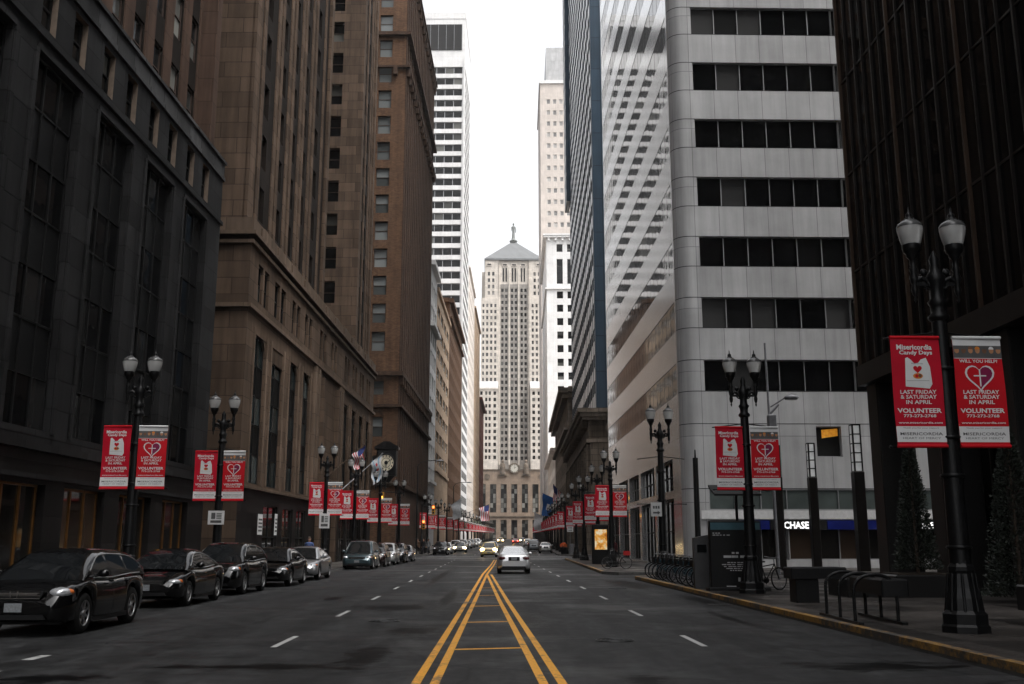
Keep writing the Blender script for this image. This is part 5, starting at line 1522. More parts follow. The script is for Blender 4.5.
def make_bike(label, loc, rot, share, group=None, extra=None):
    t = thing('share_bicycle' if share else 'bicycle', label, 'bicycle', loc, rot, group)
    r = .32 if share else .34
    fm = pm('bike_blue', (.012, .04, .055), .4, .2, .1) if 'bike_blue' not in D.materials else D.materials['bike_blue']
    fr = fm if share else M['plastic']
    for x in (-.54, .54):
        mb = MB(); wheel_mb(mb, (x, 0, r), r); mb.build('wheel', [M['rubber'], M['grey_metal']], t)
    mb = MB(); q = .024 if not share else .035
    bb, st, hd = (-.05, 0, .30), (-.2, 0, .72), (.36, 0, .80)
    if share:
        mb.tube([bb, (.12, 0, .36), (.30, 0, .52), hd], .045, 8); mb.tube([bb, st], .03, 8); mb.tube([bb, (-.54, 0, r)], .025, 8); mb.tube([(-.15, 0, .58), (-.54, 0, r)], .018, 8)
    else:
        for a, c in ((bb, st), (bb, hd), (st, hd), (bb, (-.54, 0, r)), (st, (-.54, 0, r))): mb.tube([a, c], q*.75, 8)
    mb.tube([hd, (.42, .0, .62), (.54, 0, r)], .022, 8)
    mb.cyl((bb[0], -.05, bb[2]), (bb[0], .05, bb[2]), .085, n=14); mb.cyl((bb[0], .05, .30), (bb[0]+.1, .07, .18), .012, n=6); mb.cyl((bb[0], -.05, .30), (bb[0]-.1, -.07, .42), .012, n=6)
    mb.build('frame', fr, t)
    mb = MB(); mb.tube([st, (-.24, 0, .86)], .016, 8); mb.add([(-.40, -.085, .90), (-.40, .085, .90), (-.15, .03, .90), (-.05, .012, .885), (-.05, -.012, .885), (-.15, -.03, .90), (-.38, -.07, .85), (-.38, .07, .85), (-.06, 0, .85)], [(0, 5, 4, 3, 2, 1), (0, 1, 7, 6), (1, 2, 8, 7), (0, 6, 8, 5), (2, 3, 8), (3, 4, 8), (4, 5, 8), (6, 7, 8)])
    mb.build('saddle', M['plastic'], t)
    mb = MB(); mb.tube([hd, (.33, 0, .98)], .016, 8); mb.tube([(.22, -.29, 1.03), (.34, -.18, 1.0), (.35, 0, .985), (.34, .18, 1.0), (.22, .29, 1.03)], .014, 8)
    mb.build('handlebar', M['grey_metal'], t)
    if share:
        for x in (-.54, .54):
            mb = MB(); R = r+.035
            P = [(x+R*math.cos(a), r+R*math.sin(a)) for a in [PI*(.05+.9*k/12) for k in range(13)]]
            for (x0, z0), (x1, z1) in zip(P[:-1], P[1:]): mb.quad((x0, -.04, z0), (x0, .04, z0), (x1, .04, z1), (x1, -.04, z1))
            mb.build('mudguard', fr, t)
        mb = MB(); mb.tube([(.44, -.14, .84), (.44, .14, .84), (.66, .14, .88), (.66, -.14, .88), (.44, -.14, .84)], .012, 6); mb.box(.45, .65, -.13, .13, .66, .68); 
        for x in (.45, .65): mb.box(x-.008, x+.008, -.13, .13, .66, .86)
        mb.build('front_rack', M['plastic'], t)
    if extra == 'crate':
        mb = MB(); mb.box(-.78, -.40, -.18, .18, .76, .79)
        for a in (-.78, -.42): mb.box(a, a+.02, -.18, .18, .791, 1.0)
        for a in (-.18, .16): mb.box(-.759, -.421, a, a+.02, .791, 1.0)
        mb.build('basket', pm('red_basket', (.4, .02, .02), .6), t)
    return t
SB = 'share bikes docked along the kerb'
for i in range(11):
    y = 33.2+.98*i
    if i == 0:
        bk0 = make_bike('docked blue share bike nearest the black map panel', (7.45, y, .15), PI+.12, True, SB)
    else:
        lab = 'docked blue share bike at the far end of the row, next to the alley' if i == 10 else 'docked blue share bike in the middle of the tight row along the kerb'
        dup(bk0, (7.45+random.uniform(-.03, .03), y, .15), PI+.12+random.uniform(-.05, .05), lab, SB)
t = thing('bike_dock', 'long docking rail with posts holding the blue share bikes', 'bike dock', (8.15, 38, .15))
mb = MB(); mb.bbox(-.22, .30, -5.4, 5.4, 0, .06, .02); mb.build('base_plate', M['grey_metal'], t)
for i in range(11):
    mb = MB(); y = -4.75+.98*i+.12
    mb.add([(-.08, y-.09, .06), (.16, y-.09, .06), (.16, y+.09, .06), (-.08, y+.09, .06), (-.16, y-.07, .78), (.02, y-.07, .84), (.02, y+.07, .84), (-.16, y+.07, .78)], [(0, 1, 5, 4), (1, 2, 6, 5), (2, 3, 7, 6), (3, 0, 4, 7), (4, 5, 6, 7)])
    mb.build('dock_post', M['plastic'], t)
# map panel of the station
t = thing('map_panel', 'tall black bike share map panel with teal header and white print', 'map panel', (7.78, 31.6, .15), 0)
mb = MB(); mb.bbox(-.90, .74, -.13, .13, .10, 2.14, .03); mb.bbox(-1.0, .95, -.22, .22, 0, .10, .03); mb.build('panel', M['plastic'], t)
mb = MB(); mb.box(-.86, .70, -.137, -.131, 1.86, 2.08); mb.build('header', pm('teal_header', (.06, .13, .16), .5, 0, .15, 3), t)
mb = MB(); rnd = random.Random(3)
def fine(x0, z, w, hgt, n):
    x = x0
    for k in range(n):
        ww = w/n*rnd.uniform(.55, .95); mb.box(x, x+ww, -.139, -.132, z, z+hgt); x += w/n
fine(-.80, 1.74, .26, .03, 3); fine(-.80, 1.68, .55, .03, 5)
fine(-.22, 1.12, .26, .055, 2); fine(-.48, 1.00, .78, .07, 3)
for k, (w, z) in enumerate(((.62, .84), (.96, .78), (.84, .72), (.70, .66), (.46, .60))): fine(-.06-w/2, z, w, .028, 6)
for x in (-.05, .08): mb.box(x, x+.07, -.139, -.132, .28, .4)
mb.box(-.42, -.12, -.139, -.132, .0+.12, .15); mb.box(.2, .48, -.139, -.132, .12, .15)
mb.build('lettering', pm('panel_print', (.42, .42, .42), .6), t)
t = thing('pay_kiosk', 'slim grey pay kiosk standing left of the black map panel', 'kiosk', (6.92, 33.0, .15), 0)
mb = MB(); mb.add([(-.26, -.15, 0), (.26, -.15, 0), (.26, .15, 0), (-.26, .15, 0), (-.26, -.12, 1.62), (.26, -.12, 1.72), (.26, .12, 1.72), (-.26, .12, 1.62)], [(0, 3, 2, 1), (4, 5, 6, 7), (0, 1, 5, 4), (1, 2, 6, 5), (2, 3, 7, 6), (3, 0, 4, 7)]); mb.build('cabinet', pm('kiosk_grey', (.05, .05, .052), .5), t)
mb = MB(); mb.box(-.15, .15, -.145, -.128, 1.15, 1.4); mb.build('screen', M['car_glass'], t)
t = thing('solar_panel', 'tilted black solar panel on a thin post above the map panel', 'solar panel', (8.45, 34.2, .15), 0)
mb = MB(); mb.cyl((0, 0, 0), (0, 0, 3.1), .05, n=10); mb.build('post', M['black_iron'], t)
mb = MB(); mb.add([(-.85, -.45, 3.02), (.75, -.45, 3.02), (.75, .5, 3.38), (-.85, .5, 3.38), (-.85, -.45, 3.08), (.75, -.45, 3.08), (.75, .5, 3.44), (-.85, .5, 3.44)], [(0, 3, 2, 1), (4, 5, 6, 7), (0, 1, 5, 4), (1, 2, 6, 5), (2, 3, 7, 6), (3, 0, 4, 7)]); mb.build('panel', M['plastic'], t)
make_bike('lone bicycle locked beside the map panel, only its wheel showing', (8.75, 31.9, .15), .55, False)
make_bike('black bicycle with red basket parked at the corner beyond the alley', (7.35, 58.6, .15), PI-.05, False, extra='crate')

# slab table on a pedestal
t = thing('slab_bench', 'black slab bench on a thick pedestal near the yellow kerb', 'bench', (8.1, 25.4, .15))
mb = MB(); mb.bbox(-.62, .78, -.35, .35, .58, .86, .03); mb.build('slab', M['plastic'], t)
mb = MB(); mb.bbox(-.50, .08, -.28, .28, 0, .58, .02); mb.build('pedestal', M['plastic'], t)
# bike rack
t = thing('bike_rack', 'black bike rack of three hoops on two ground rails, with a top panel', 'bike rack', (7.15, 19.6, .15), -.06)
for x in (-.38, .40):
    mb = MB(); mb.box(x-.05, x+.05, -1.3, 1.35, 0, .05); mb.build('rail', M['black_iron'], t)
for y in (-.95, 0, .95):
    mb = MB(); P = [(-.38, y, .05), (-.38, y, .62)]+[(.01-.39*math.cos(a), y, .62+.26*math.sin(a)) for a in [PI*k/10 for k in range(1, 10)]]+[(.40, y, .62), (.40, y, .05)]
    mb.tube(P, .032, 8); mb.build('hoop', M['black_iron'], t)
mb = MB(); mb.bbox(.12, .62, -1.0, 1.0, .50, .80, .03); mb.build('top_panel', M['plastic'], t)
# planters
def planter(label, x, y, w, d, h, tree=None):
    t = thing('planter', label, 'planter', (x, y, .15), 0, 'planter boxes on the plaza')
    mb = MB(); mb.bbox(-w/2, w/2, -d/2, d/2, 0, h, .04); mb.build('box', D.materials['speckled_granite'], t)
    mb = MB(); mb.box(-w/2+.12, w/2-.12, -d/2+.12, d/2-.12, h, h+.03); mb.build('soil', pm('soil', (.03, .022, .016), .95, 0, .4, 30) if 'soil' not in D.materials else D.materials['soil'], t)
    return t
planter('low black planter box just behind the bike rack', 10.6, 28.3, 1.75, 1.6, .52)
planter('black granite planter holding a cone shaped evergreen left of the nearest lamp', 12.0, 28.2, 1.9, 1.6, .60)
planter('black granite planter with a scrap of paper on it at the right frame edge', 12.55, 21.6, 1.7, 1.7, .55)
o = MB(); o.box(-.09, .09, -.06, .06, .0, .02); o = o.build('paper_scrap', M['white_paint'], None, (12.2, 21.0, .735), .4); tag(o, 'white scrap of paper lying on the right-hand planter', 'litter')

def leaf_mat(name, col):
    m, nt, b = nodes(name)
    g = N(nt, 'ShaderNodeNewGeometry')
    f = ramp(nt, g.outputs['Random Per Island'], [(0, tuple(c*.45 for c in col)), (.7, col), (1, tuple(min(1, c*2.0) for c in col))])
    nt.links.new(f, b.inputs['Base Color']); b.inputs['Roughness'].default_value = .6
    return m
M['evergreen'] = leaf_mat('evergreen_leaf', (.016, .022, .015)); M['leaf'] = leaf_mat('street_leaf', (.03, .055, .025))
M['bark'] = pm('bark', (.06, .045, .035), .9, 0, .4, 12, .4, 40)
def cone_tree(label, x, y, z0, H, R, n, seed):
    rnd = random.Random(seed)
    t = thing('conical_evergreen', label, 'tree', (x, y, z0), 0, 'conical evergreens on the plaza')
    mb = MB(); mb.cyl((0, 0, -.02), (0, 0, H*.9), .06, .012, 8); mb.build('trunk', M['bark'], t)
    mb = MB()
    for _ in range(n):
        u = rnd.random()**1.4; z = .15+u*(H-.15); r = R*(1-u)**.8*math.sqrt(rnd.uniform(.25, 1))*rnd.uniform(.85, 1.12)+.02; a = rnd.uniform(0, 2*PI)
        c = Vector((r*math.cos(a), r*math.sin(a), z)); s = rnd.uniform(.022, .06)
        d = Vector((math.cos(a)+rnd.uniform(-.6, .6), math.sin(a)+rnd.uniform(-.6, .6), rnd.uniform(-.2, 1.1))).normalized(); e = d.orthogonal().normalized()
        e.rotate(Matrix.Rotation(rnd.uniform(0, 6), 3, d))
        mb.add([c-e*s*.45, c+d*s*1.2, c+e*s*.45, c-d*s*.5], [(0, 1, 2, 3)])
    mb.build('crown', M['evergreen'], t)
cone_tree('cone shaped evergreen in the planter left of the nearest lamp', 12.0, 28.2, .74, 3.9, .6, 9000, 1)
cone_tree('broad dark evergreen right of the nearest lamp, under the arcade', 13.3, 25.2, .15, 4.6, .85, 11000, 2)

# light pylons
def pylon(label, x, y, H, w, lit):
    t = thing('light_pylon', label, 'light pylon', (x, y, .15), 0, 'light pylons on the plaza')
    mb = MB(); mb.bbox(-w/2, w/2, -w/2, w/2, 0, H-lit, .03); mb.build('shaft', M['dark_bronze'], t)
    mb = MB()
    for sx in (-1, 1):
        for sy in (-1, 1): mb.box(sx*w*.36-.04, sx*w*.36+.04, sy*w*.36-.04, sy*w*.36+.04, H-lit, H)
    k = int(lit/.42)
    for i in range(k+1): z = H-lit+lit*i/k; mb.box(-w*.42, w*.42, -w*.42, w*.42, z-.03, z+.03)
    mb.build('lantern_frame', M['black_iron'], t)
    mb = MB(); mb.box(-w*.395, w*.395, -w*.395, w*.395, H-lit+.04, H-.04); mb.build('lantern_glass', pm('frosted_glass', (.7, .71, .71), .3, 0, .2, 2, emit=.05) if 'frosted_glass' not in D.materials else D.materials['frosted_glass'], t)  # faint glow added to brighten the lantern panes
pylon('slim dark light pylon in front of the CHASE lettering', 18.2, 56.0, 7.0, .46, 1.9)
pylon('thick dark light pylon with pale lantern next to the black glass building', 19.7, 53.0, 7.7, .56, 2.5)
pylon('short dark light pylon half hidden by the second lamp', 16.6, 57.4, 7.0, .5, 1.8)
t = thing('sign_mast', 'plain slim black mast left of the map panel', 'mast', (9.95, 48, .15))
mb = MB(); mb.lathe([(.16, 0), (.15, .3), (.13, 5.3), (.13, 5.5)], (0, 0, 0), 12); mb.lathe([(.05, 5.5), (.03, 5.9)], (0, 0, 0), 8); mb.build('pole', M['black_iron'], t)
t = thing('camera_pole', 'tall thin grey pole with camera housing and floodlight right of the second lamp', 'camera pole', (13.75, 48, .15))
mb = MB(); mb.cyl((0, 0, 0), (-.12, 0, 11.2), .075, .05, n=10); mb.build('pole', M['grey_metal'], t)
mb = MB(); mb.bbox(-.2, .2, -.3, .05, 6.9, 7.6, .04); mb.cyl((-.2, -.1, 7.5), (.35, -.2, 8.1), .06, n=8); mb.build('camera', M['grey_metal'], t)
mb = MB(); mb.cyl((0, 0, 8.0), (.8, -.3, 8.5), .035, n=8); mb.lathe([(.02, .22), (.3, .1), (.38, 0), (.3, -.08)], (.95, -.35, 8.4), 14, scale=(1, .8)); mb.build('floodlight', M['grey_metal'], t)

# beyond the alley, right: kiosk, signs, hydrant planter
t = thing('advert_kiosk', 'black kerbside kiosk with glowing orange poster', 'kiosk', (7.85, 71.5, .15), 0)
mb = MB(); mb.bbox(-.62, .56, -.2, .2, 0, 2.75, .05); mb.build('cabinet', M['plastic'], t)
m_, nt_, b_ = nodes('lit_poster'); v_ = coords(nt_)
c_ = ramp(nt_, noise(nt_, v_, 2.2, 3), [(.36, (.45, .12, .015)), (.5, (.9, .42, .06)), (.6, (.95, .8, .55))])
nt_.links.new(c_, b_.inputs['Base Color']); nt_.links.new(c_, b_.inputs['Emission Color']); b_.inputs['Emission Strength'].default_value = .16
mb = MB(); mb.box(-.42, .44, -.215, -.201, 1.0, 2.4); mb.build('poster', m_, t)
t = thing('flower_tub', 'black kerbside tub of bright orange flowers near the crossing', 'planter', (8.75, 119.6, .15))
mb = MB(); mb.lathe([(.3, 0), (.34, .1), (.38, .75), (.4, .8), (.38, .82)], (0, 0, 0), 14); mb.build('tub', M['plastic'], t)
mb = MB(); rnd = random.Random(5)
for _ in range(160):
    a = rnd.uniform(0, 6.28); r = .38*math.sqrt(rnd.random()); c = Vector((r*math.cos(a), r*math.sin(a), .85+rnd.uniform(0, .55)*(1-r))); s = rnd.uniform(.06, .12)
    e = Vector((rnd.uniform(-1, 1), rnd.uniform(-1, 1), rnd.uniform(-1, 1))).normalized(); f_ = e.orthogonal().normalized()
    mb.add([c-e*s, c-f_*s, c+e*s, c+f_*s], [(0, 1, 2, 3)])
mb.build('flowers', pm('orange_petals', (.6, .12, .03), .6), t)
t = thing('news_box', 'row of grey newspaper boxes beside the orange flowers', 'newspaper box', (9.95, 119.8, .15))
for i in range(2):
    mb = MB(); mb.bbox(-.5+.55*i, -.02+.55*i, -.22, .22, .1, 1.2, .03); mb.box(-.46+.55*i, -.08+.55*i, -.2, .2, 0, .1); mb.build('box', M['grey_metal'], t)

def sign(label, x, y, z, w, h, face='parking', post=True, rot=0):
    t = thing('traffic_sign' if face != 'street' else 'street_sign', label, 'sign', (x, y, .15), rot, 'small white street signs')
    if post: mb = MB(); mb.cyl((0, .03, 0), (0, .03, z+h), .03, n=8); mb.build('post', M['grey_metal'], t)
    mb = MB(); mb.box(-w/2, w/2, -.012, .0, z, z+h); mb.build('plate', M['white_paint'], t)
    mb = MB()
    if face == 'arrow':
        mb.box(-w*.3, w*.2, -.018, -.0125, z+h*.2, z+h*.32); mb.prism([(w*.12, z+h*.12), (w*.36, z+h*.26), (w*.12, z+h*.4)], -.018, -.0125)
        for k in range(3): mb.box(-w*.3+w*.22*k, -w*.14+w*.22*k, -.018, -.0125, z+h*.55, z+h*.75)
    else:
        mb.box(-w*.34, w*.34, -.018, -.0125, z+h*.12, z+h*.3); mb.box(-w*.3, -w*.05, -.018, -.0125, z+h*.4, z+h*.85)
        for k in range(4): mb.box(w*.02, w*.34, -.018, -.0125, z+h*(.42+.11*k), z+h*(.48+.11*k))
    mb.build('lettering', M['bgrey'], t)
    return t
sign('wide white parking sign on the second left-hand lamp', LX(39.2), 38.92, 2.15, .62, .52, post=False)
sign('white parking sign on the lamp by the silver car', LX(59.6), 59.3, 2.3, .6, .85, post=False)
sign('white sign with an arrow on the third right-hand lamp', 7.0, 42.1, 2.55, .46, .58, 'arrow', post=False)
sign('small white sign far down the right pavement', 9.5, 110+9, 2.6, .7, .7, 'arrow')
# storefront notices
for i, (x, y, w, h, lab) in enumerate(((-12.75, 54.3+1, .95, 1.1, 'large white notice in the limestone storefront'), (-12.55, 58.4, .55, 1.2, 'narrow white notice next to the large one in the limestone storefront'))):
    o = MB(); o.box(-.02, 0, -w/2, w/2, 0, h, 0)
    for k in range(4): o.box(.001, .006, -w*.4, w*.4, h*(.15+.18*k), h*(.24+.18*k), 1)
    o = o.build('shop_notice', [M['white_paint'], M['bgrey']], None, (x+.2, y, 2.05), -AL); tag(o, lab, 'notice', 'white notices on the limestone building')
# wall lamp glowing on the granite building
t = thing('wall_lamp', 'small glowing amber wall lamp on the black granite building', 'wall lamp', (FL(38.6)+.02, 38.6, 4.6))
mb = MB(); mb.box(0, .25, -.04, .04, 0, .06); mb.build('bracket', M['black_iron'], t)
mb = MB(); mb.ball((.3, 0, -.02), (.16, .16, .14)); mb.build('shade', pm('amber_glow', (1, .45, .05), .5, 0, 0, emit=1.6, ecol=(1, .4, .05)), t)

# corner clock
t = thing('corner_clock', 'black ornate bracket clock with round ivory dial on the limestone corner', 'clock', (-10.1, 97.6, 0))
t.scale = (.92, 1, 1)
mb = MB()
mb.bbox(-1.05, 1.05, -.7, .7, 8.0, 10.6, .12); mb.prism([(-1.3, 10.6), (1.3, 10.6), (1.25, 10.85), (.7, 11.1), (.35, 11.35), (-.35, 11.35), (-.7, 11.1), (-1.25, 10.85)], -.75, .75)
mb.prism([(-.9, 8.0), (.9, 8.0), (.55, 7.6), (.3, 7.3), (-.3, 7.3), (-.55, 7.6)], -.5, .5); mb.box(-1.45, -1.05, -.3, .3, 8.6, 10.0)
mb.build('case', M['black_iron'], t)
mb = MB(); mb.box(-1.25, 1.3, -.72, .72, 11.0, 11.12) if False else None
mb.cyl((0, -.80, 9.25), (0, -.70, 9.25), .86, n=32); mb.build('dial', pm('ivory_dial', (.85, .77, .60), .5, 0, .06), t)
mb = MB(); mb.torus((0, -.81, 9.25), .84, .06, 'y', 32, 6); mb.torus((0, -.81, 9.25), .46, .02, 'y', 28, 4)
for k in range(12):
    a = PI*k/6; mb.box(.66*math.sin(a)-.045, .66*math.sin(a)+.045, -.83, -.80, 9.25+.66*math.cos(a)-.08, 9.25+.66*math.cos(a)+.08)
mb.cyl((0, -.86, 9.25), (0, -.8, 9.25), .19, n=16); mb.box(-.04, .04, -.84, -.81, 8.8, 9.3); mb.prism([(-.03, 9.2), (.03, 9.2), (.5, 9.5), (.47, 9.56)], -.85, -.82)
mb.build('hands', M['plastic'], t)
mb = MB(); mb.lathe([(.2, 6.9), (.5, 7.1), (.8, 7.25), (.9, 7.35), (.5, 7.5)], (0, 0, 0), 14, scale=(1, .6)); mb.build('bracket', M['ornate'], t)

# flags
def flag(label, base, tip, kind, w, h, group='flags on building poles', droop=.75, seed=0):
    t = thing('flag', label, 'flag', base, 0, group)
    d = Vector(tip)-Vector(base)
    mb = MB(); mb.cyl((0, 0, 0), d, .05, .03, 8); mb.ball(tuple(d*1.01), .09); mb.build('pole', M['grey_metal'] if kind != 'stripes' else M['limestone_hi'], t)
    mb = MB(); n = 10; m = 10; dn = d.normalized(); rnd = random.Random(seed)
    grid = []
    for j in range(n+1):
        for i in range(m+1):
            u = i/m; v = j/n
            p = d*1.0-dn*(h*v*.95)
            q = Vector(p)+Vector((.08*math.sin(u*9+v*4+seed), .16*math.sin(u*7+v*3+seed), 0))
            q += Vector((dn.x*.15, dn.y*.15, -1)).normalized()*w*u*(1-.25*v*droop)+Vector((dn.x, dn.y, 0))*(-.35*u*(1-v)*w*.3)
            grid.append(tuple(q))
    fs = []; ms = []
    for j in range(n):
        for i in range(m):
            fs.append((j*(m+1)+i, j*(m+1)+i+1, (j+1)*(m+1)+i+1, (j+1)*(m+1)+i))
            if kind == 'stripes': ms.append(2 if (j < 5 and i < 4) else (0 if j % 2 == 0 else 1))
            elif kind == 'city': ms.append(3 if j in (2, 7) else (0 if (j in (4, 5) and i in (2, 4, 6, 8)) else 1))
            elif kind == 'blue': ms.append(4 if not (3 < j < 7 and 3 < i < 7) else 1)
            else: ms.append(1)
    o = len(mb.f); mb.add(grid, fs, 0, True); mb.m[o:] = ms
    mb.build('cloth', [D.materials.get('flag_red') or pm('flag_red', (.42, .03, .04), .8), D.materials.get('flag_white') or pm('flag_white', (.55, .56, .58), .8), D.materials.get('flag_navy') or pm('flag_navy', (.02, .03, .12), .8), D.materials.get('flag_sky') or pm('flag_sky', (.2, .38, .55), .8), D.materials.get('flag_blue') or pm('flag_blue', (.02, .10, .32), .8)], t)
flag('stars and stripes flag on the pole nearest the limestone entrance', (FL(75), 75, 6.4), (FL(75)+2.7, 75.6, 8.9), 'stripes', 1.6, 1.15, seed=1)
flag('white and pale blue city flag hanging beside the corner clock', (FL(81.5), 81.5, 5.8), (FL(81.5)+2.9, 84.5, 9.0), 'city', 2.2, 1.5, seed=2)
flag('blue flag over the far right pavement', (FR(190), 190, 9), (FR(190)-4.2, 188.5, 10.8), 'blue', 4.2, 2.6, seed=3)
flag('stars and stripes flag over the far right pavement', (FR(182), 182, 9.5), (FR(182)-2.4, 181, 12), 'stripes', 3.4, 2.2, seed=4)
flag('white flag low over the far right pavement', (FR(230), 230, 6), (FR(230)-5.2, 229, 8.5), 'white', 4.0, 2.4, seed=5)
flag('white flag over the far left pavement', (FL(170), 170, 6), (FL(170)+4.4, 169, 9), 'white', 3.2, 2.0, seed=6)
flag('stars and stripes flag over the far left pavement', (FL(250), 250, 8.5), (FL(250)+6.5, 249, 11), 'stripes', 4.0, 2.6, seed=7)

# traffic signals at the crossing
def signal(label, x, y, arm, z=5.2, post=True, lamp='amber'):
    t = thing('traffic_signal', label, 'traffic light', (x, y, .15), 0, 'traffic lights at the crossing')
    mb = MB(); mb.lathe([(.18, 0), (.16, .5), (.09, .6), (.08, z+1.2)], (0, 0, 0), 10); mb.cyl((0, 0, z+1.0), (arm, 0, z+1.1), .05, n=8); mb.build('pole', M['black_iron'], t)
    for k, (xx, zz) in enumerate(((arm*.96, z), (0.22 if arm > 0 else -.22, z-1.7))):
        mb = MB(); mb.bbox(xx-.2, xx+.2, -.18, .12, zz, zz+1.05, .03)
        for q in range(3): mb.lathe([(.14, 0), (.15, .02)], (xx, -.2, zz+.18+.34*q), 10) if False else None
        hd = mb.build('signal_head', pm('signal_yellow', (.45, .22, .02), .5) if 'signal_yellow' not in D.materials else D.materials['signal_yellow'], t)
        for q in range(3):
            mb = MB(); mb.cyl((xx, -.2, zz+.19+.33*q), (xx, -.178, zz+.19+.33*q), .13, n=14)
            on = (q == 1 and lamp == 'amber') or (q == 2 and lamp == 'red')
            mn = 'lamp_on_'+lamp if on else 'lamp_off'
            if mn not in D.materials: pm(mn, (1, .5, .05) if lamp == 'amber' else (1, .12, .05), .4, 0, 0, emit=2.5 if on else 0, ecol=(1, .45, .05) if lamp == 'amber' else (1, .12, .03)) if on else pm(mn, (.02, .02, .02), .4)
            mb.build('signal_lamp', D.materials[mn], hd)
signal('yellow traffic light with lit amber lamps at the near left corner of the crossing', KL(96)-.9, 96.2, -1.6)
signal('traffic light with lit red lamp at the far left corner of the crossing', KL(119)-.8, 118.6, 1.4, lamp='red', z=4.6)
signal('traffic light with lit amber lamp at the near right corner of the crossing', KR(97)+1.6, 96.4, 1.5)
# cobra-head lamp masts far left
def mast(label, x, y, H, arm):
    t = thing('cobra_lamp', label, 'street lamp', (x, y, .15), 0, 'tall curved street lights')
    mb = MB(); mb.cyl((0, 0, 0), (0, 0, H-.6), .12, .08, 10); mb.tube([(0, 0, H-.6), (arm*.15, 0, H-.2), (arm*.5, 0, H), (arm, 0, H+.05)], .05, 8); mb.build('pole', M['black_iron'], t)
    mb = MB(); mb.ball((arm+.35, 0, H+.02), (.5, .17, .12)); mb.build('lamp_head', M['grey_metal'], t)
mast('tall curved street light at the far left corner of the crossing', KL(116.5)-1.2, 117.2, 10.8, 2.2)
mast('tall curved street light farther down the left pavement', KL(180)-1.2, 180, 11.5, 2.4)

# pedestrian on the left pavement
def person(label, loc, rot, coat, legs):
    t = thing('person', label, 'person', (loc[0], loc[1], .15), rot)
    P = {'pel': (0, 0, .95), 'waist': (0, .01, 1.1), 'chest': (0, .02, 1.34), 'neck': (0, .02, 1.50), 'head0': (0, .0, 1.57), 'head1': (0, -.01, 1.66), 'head2': (0, .0, 1.74)}
    V = []; E = []; Rr = []
    def add(p, r, par=None):
        V.append(p); Rr.append(r)
        if par is not None: E.append((par, len(V)-1))
        return len(V)-1
    pe = add(P['pel'], (.165, .115)); wa = add(P['waist'], (.15, .11), pe); ch = add(P['chest'], (.18, .125), wa); sh = add((0, .02, 1.44), (.13, .085), ch); ne = add(P['neck'], (.058, .058), sh)
    h0 = add(P['head0'], (.07, .085), ne); h1 = add(P['head1'], (.085, .10), h0); h2 = add(P['head2'], (.06, .075), h1)
    for s, fy in ((-1, -.16), (1, .14)):
        hp = add((s*.10, 0, .88), (.105, .105), pe); kn = add((s*.10, fy*.7, .50), (.07, .075), hp); an = add((s*.10, fy+.10, .10), (.045, .05), kn); to = add((s*.11, fy-.06, .035), (.045, .035), an)
        so = add((s*.19, .02, 1.42), (.07, .07), sh); el = add((s*.25, .05-fy*.4, 1.14), (.05, .05), so); wr = add((s*.25, -.06-fy*.8, .92), (.034, .034), el); ha = add((s*.25, -.09-fy*.8, .85), (.038, .026), wr)
        for k in range(4): 
            f1 = add((s*(.245), -.125-fy*.8+.022*k, .78-.005*(k % 2)), (.010, .010), ha)
        add((s*.22, -.13-fy*.8, .83), (.011, .011), ha)
    me = D.meshes.new('body'); me.from_pydata(V, E, []); ob = D.objects.new('body', me); COL.objects.link(ob)
    md = ob.modifiers.new('skin', 'SKIN'); md.use_smooth_shade = True
    for i, rr in enumerate(Rr): me.skin_vertices[0].data[i].radius = rr
    me.skin_vertices[0].data[0].use_root = True
    ob.modifiers.new('sub', 'SUBSURF').levels = 2
    dg = bpy.context.evaluated_depsgraph_get(); m2 = D.meshes.new_from_object(ob.evaluated_get(dg)); D.objects.remove(ob)
    m2.materials.clear()
    for m in (pm('person_skin', (.35, .2, .14), .6), coat, legs, M['plastic']): m2.materials.append(m)
    for p in m2.polygons:
        z = p.center.z; x = abs(p.center.x)
        p.material_index = 3 if z < .09 else 0 if (z > 1.51 or (x > .19 and z < .9)) else 1 if z > .86 else 2
    link('body', m2, t)
    mb = MB(); mb.ball((0, .02, 1.73), (.092, .108, .095), 0, 14, 8); mb.build('hair', M['bark'], t)
    mb = MB(); mb.ball((0, -.105, 1.665), (.014, .022, .024), 0, 8, 6)
    for s in (-1, 1): mb.ball((s*.032, -.09, 1.69), (.012, .01, .008), 1, 8, 6); mb.ball((s*.088, .0, 1.67), (.014, .025, .035), 0, 8, 6)
    mb.box(-.025, .025, -.098, -.088, 1.615, 1.622, 2)
    mb.build('face', [D.materials['person_skin'], M['plastic'], M['tail']], t)
    return t
person('person in a blue jacket walking on the left pavement behind the silver car', (-10.35, 58.2), .2, pm('blue_jacket', (.06, .09, .2), .8), pm('dark_trousers', (.02, .02, .025), .85))

coats = [('brown', (.09, .05, .03)), ('black', (.01, .01, .011)), ('grey', (.10, .10, .10))]
for i, (cn, cc) in enumerate(coats):
    person('person in a %s coat waiting at the far left corner of the crossing' % cn, (-8.35+.62*i, 117.6+.7*(i % 2)), .6*i-.4, pm(cn+'_coat', cc, .85), D.materials['dark_trousers'])
person('person in a dark red jacket on the right pavement near the advertising kiosk', (9.6, 78.0), 2.9, pm('maroon_jacket', (.10, .015, .02), .85), D.materials['dark_trousers'])
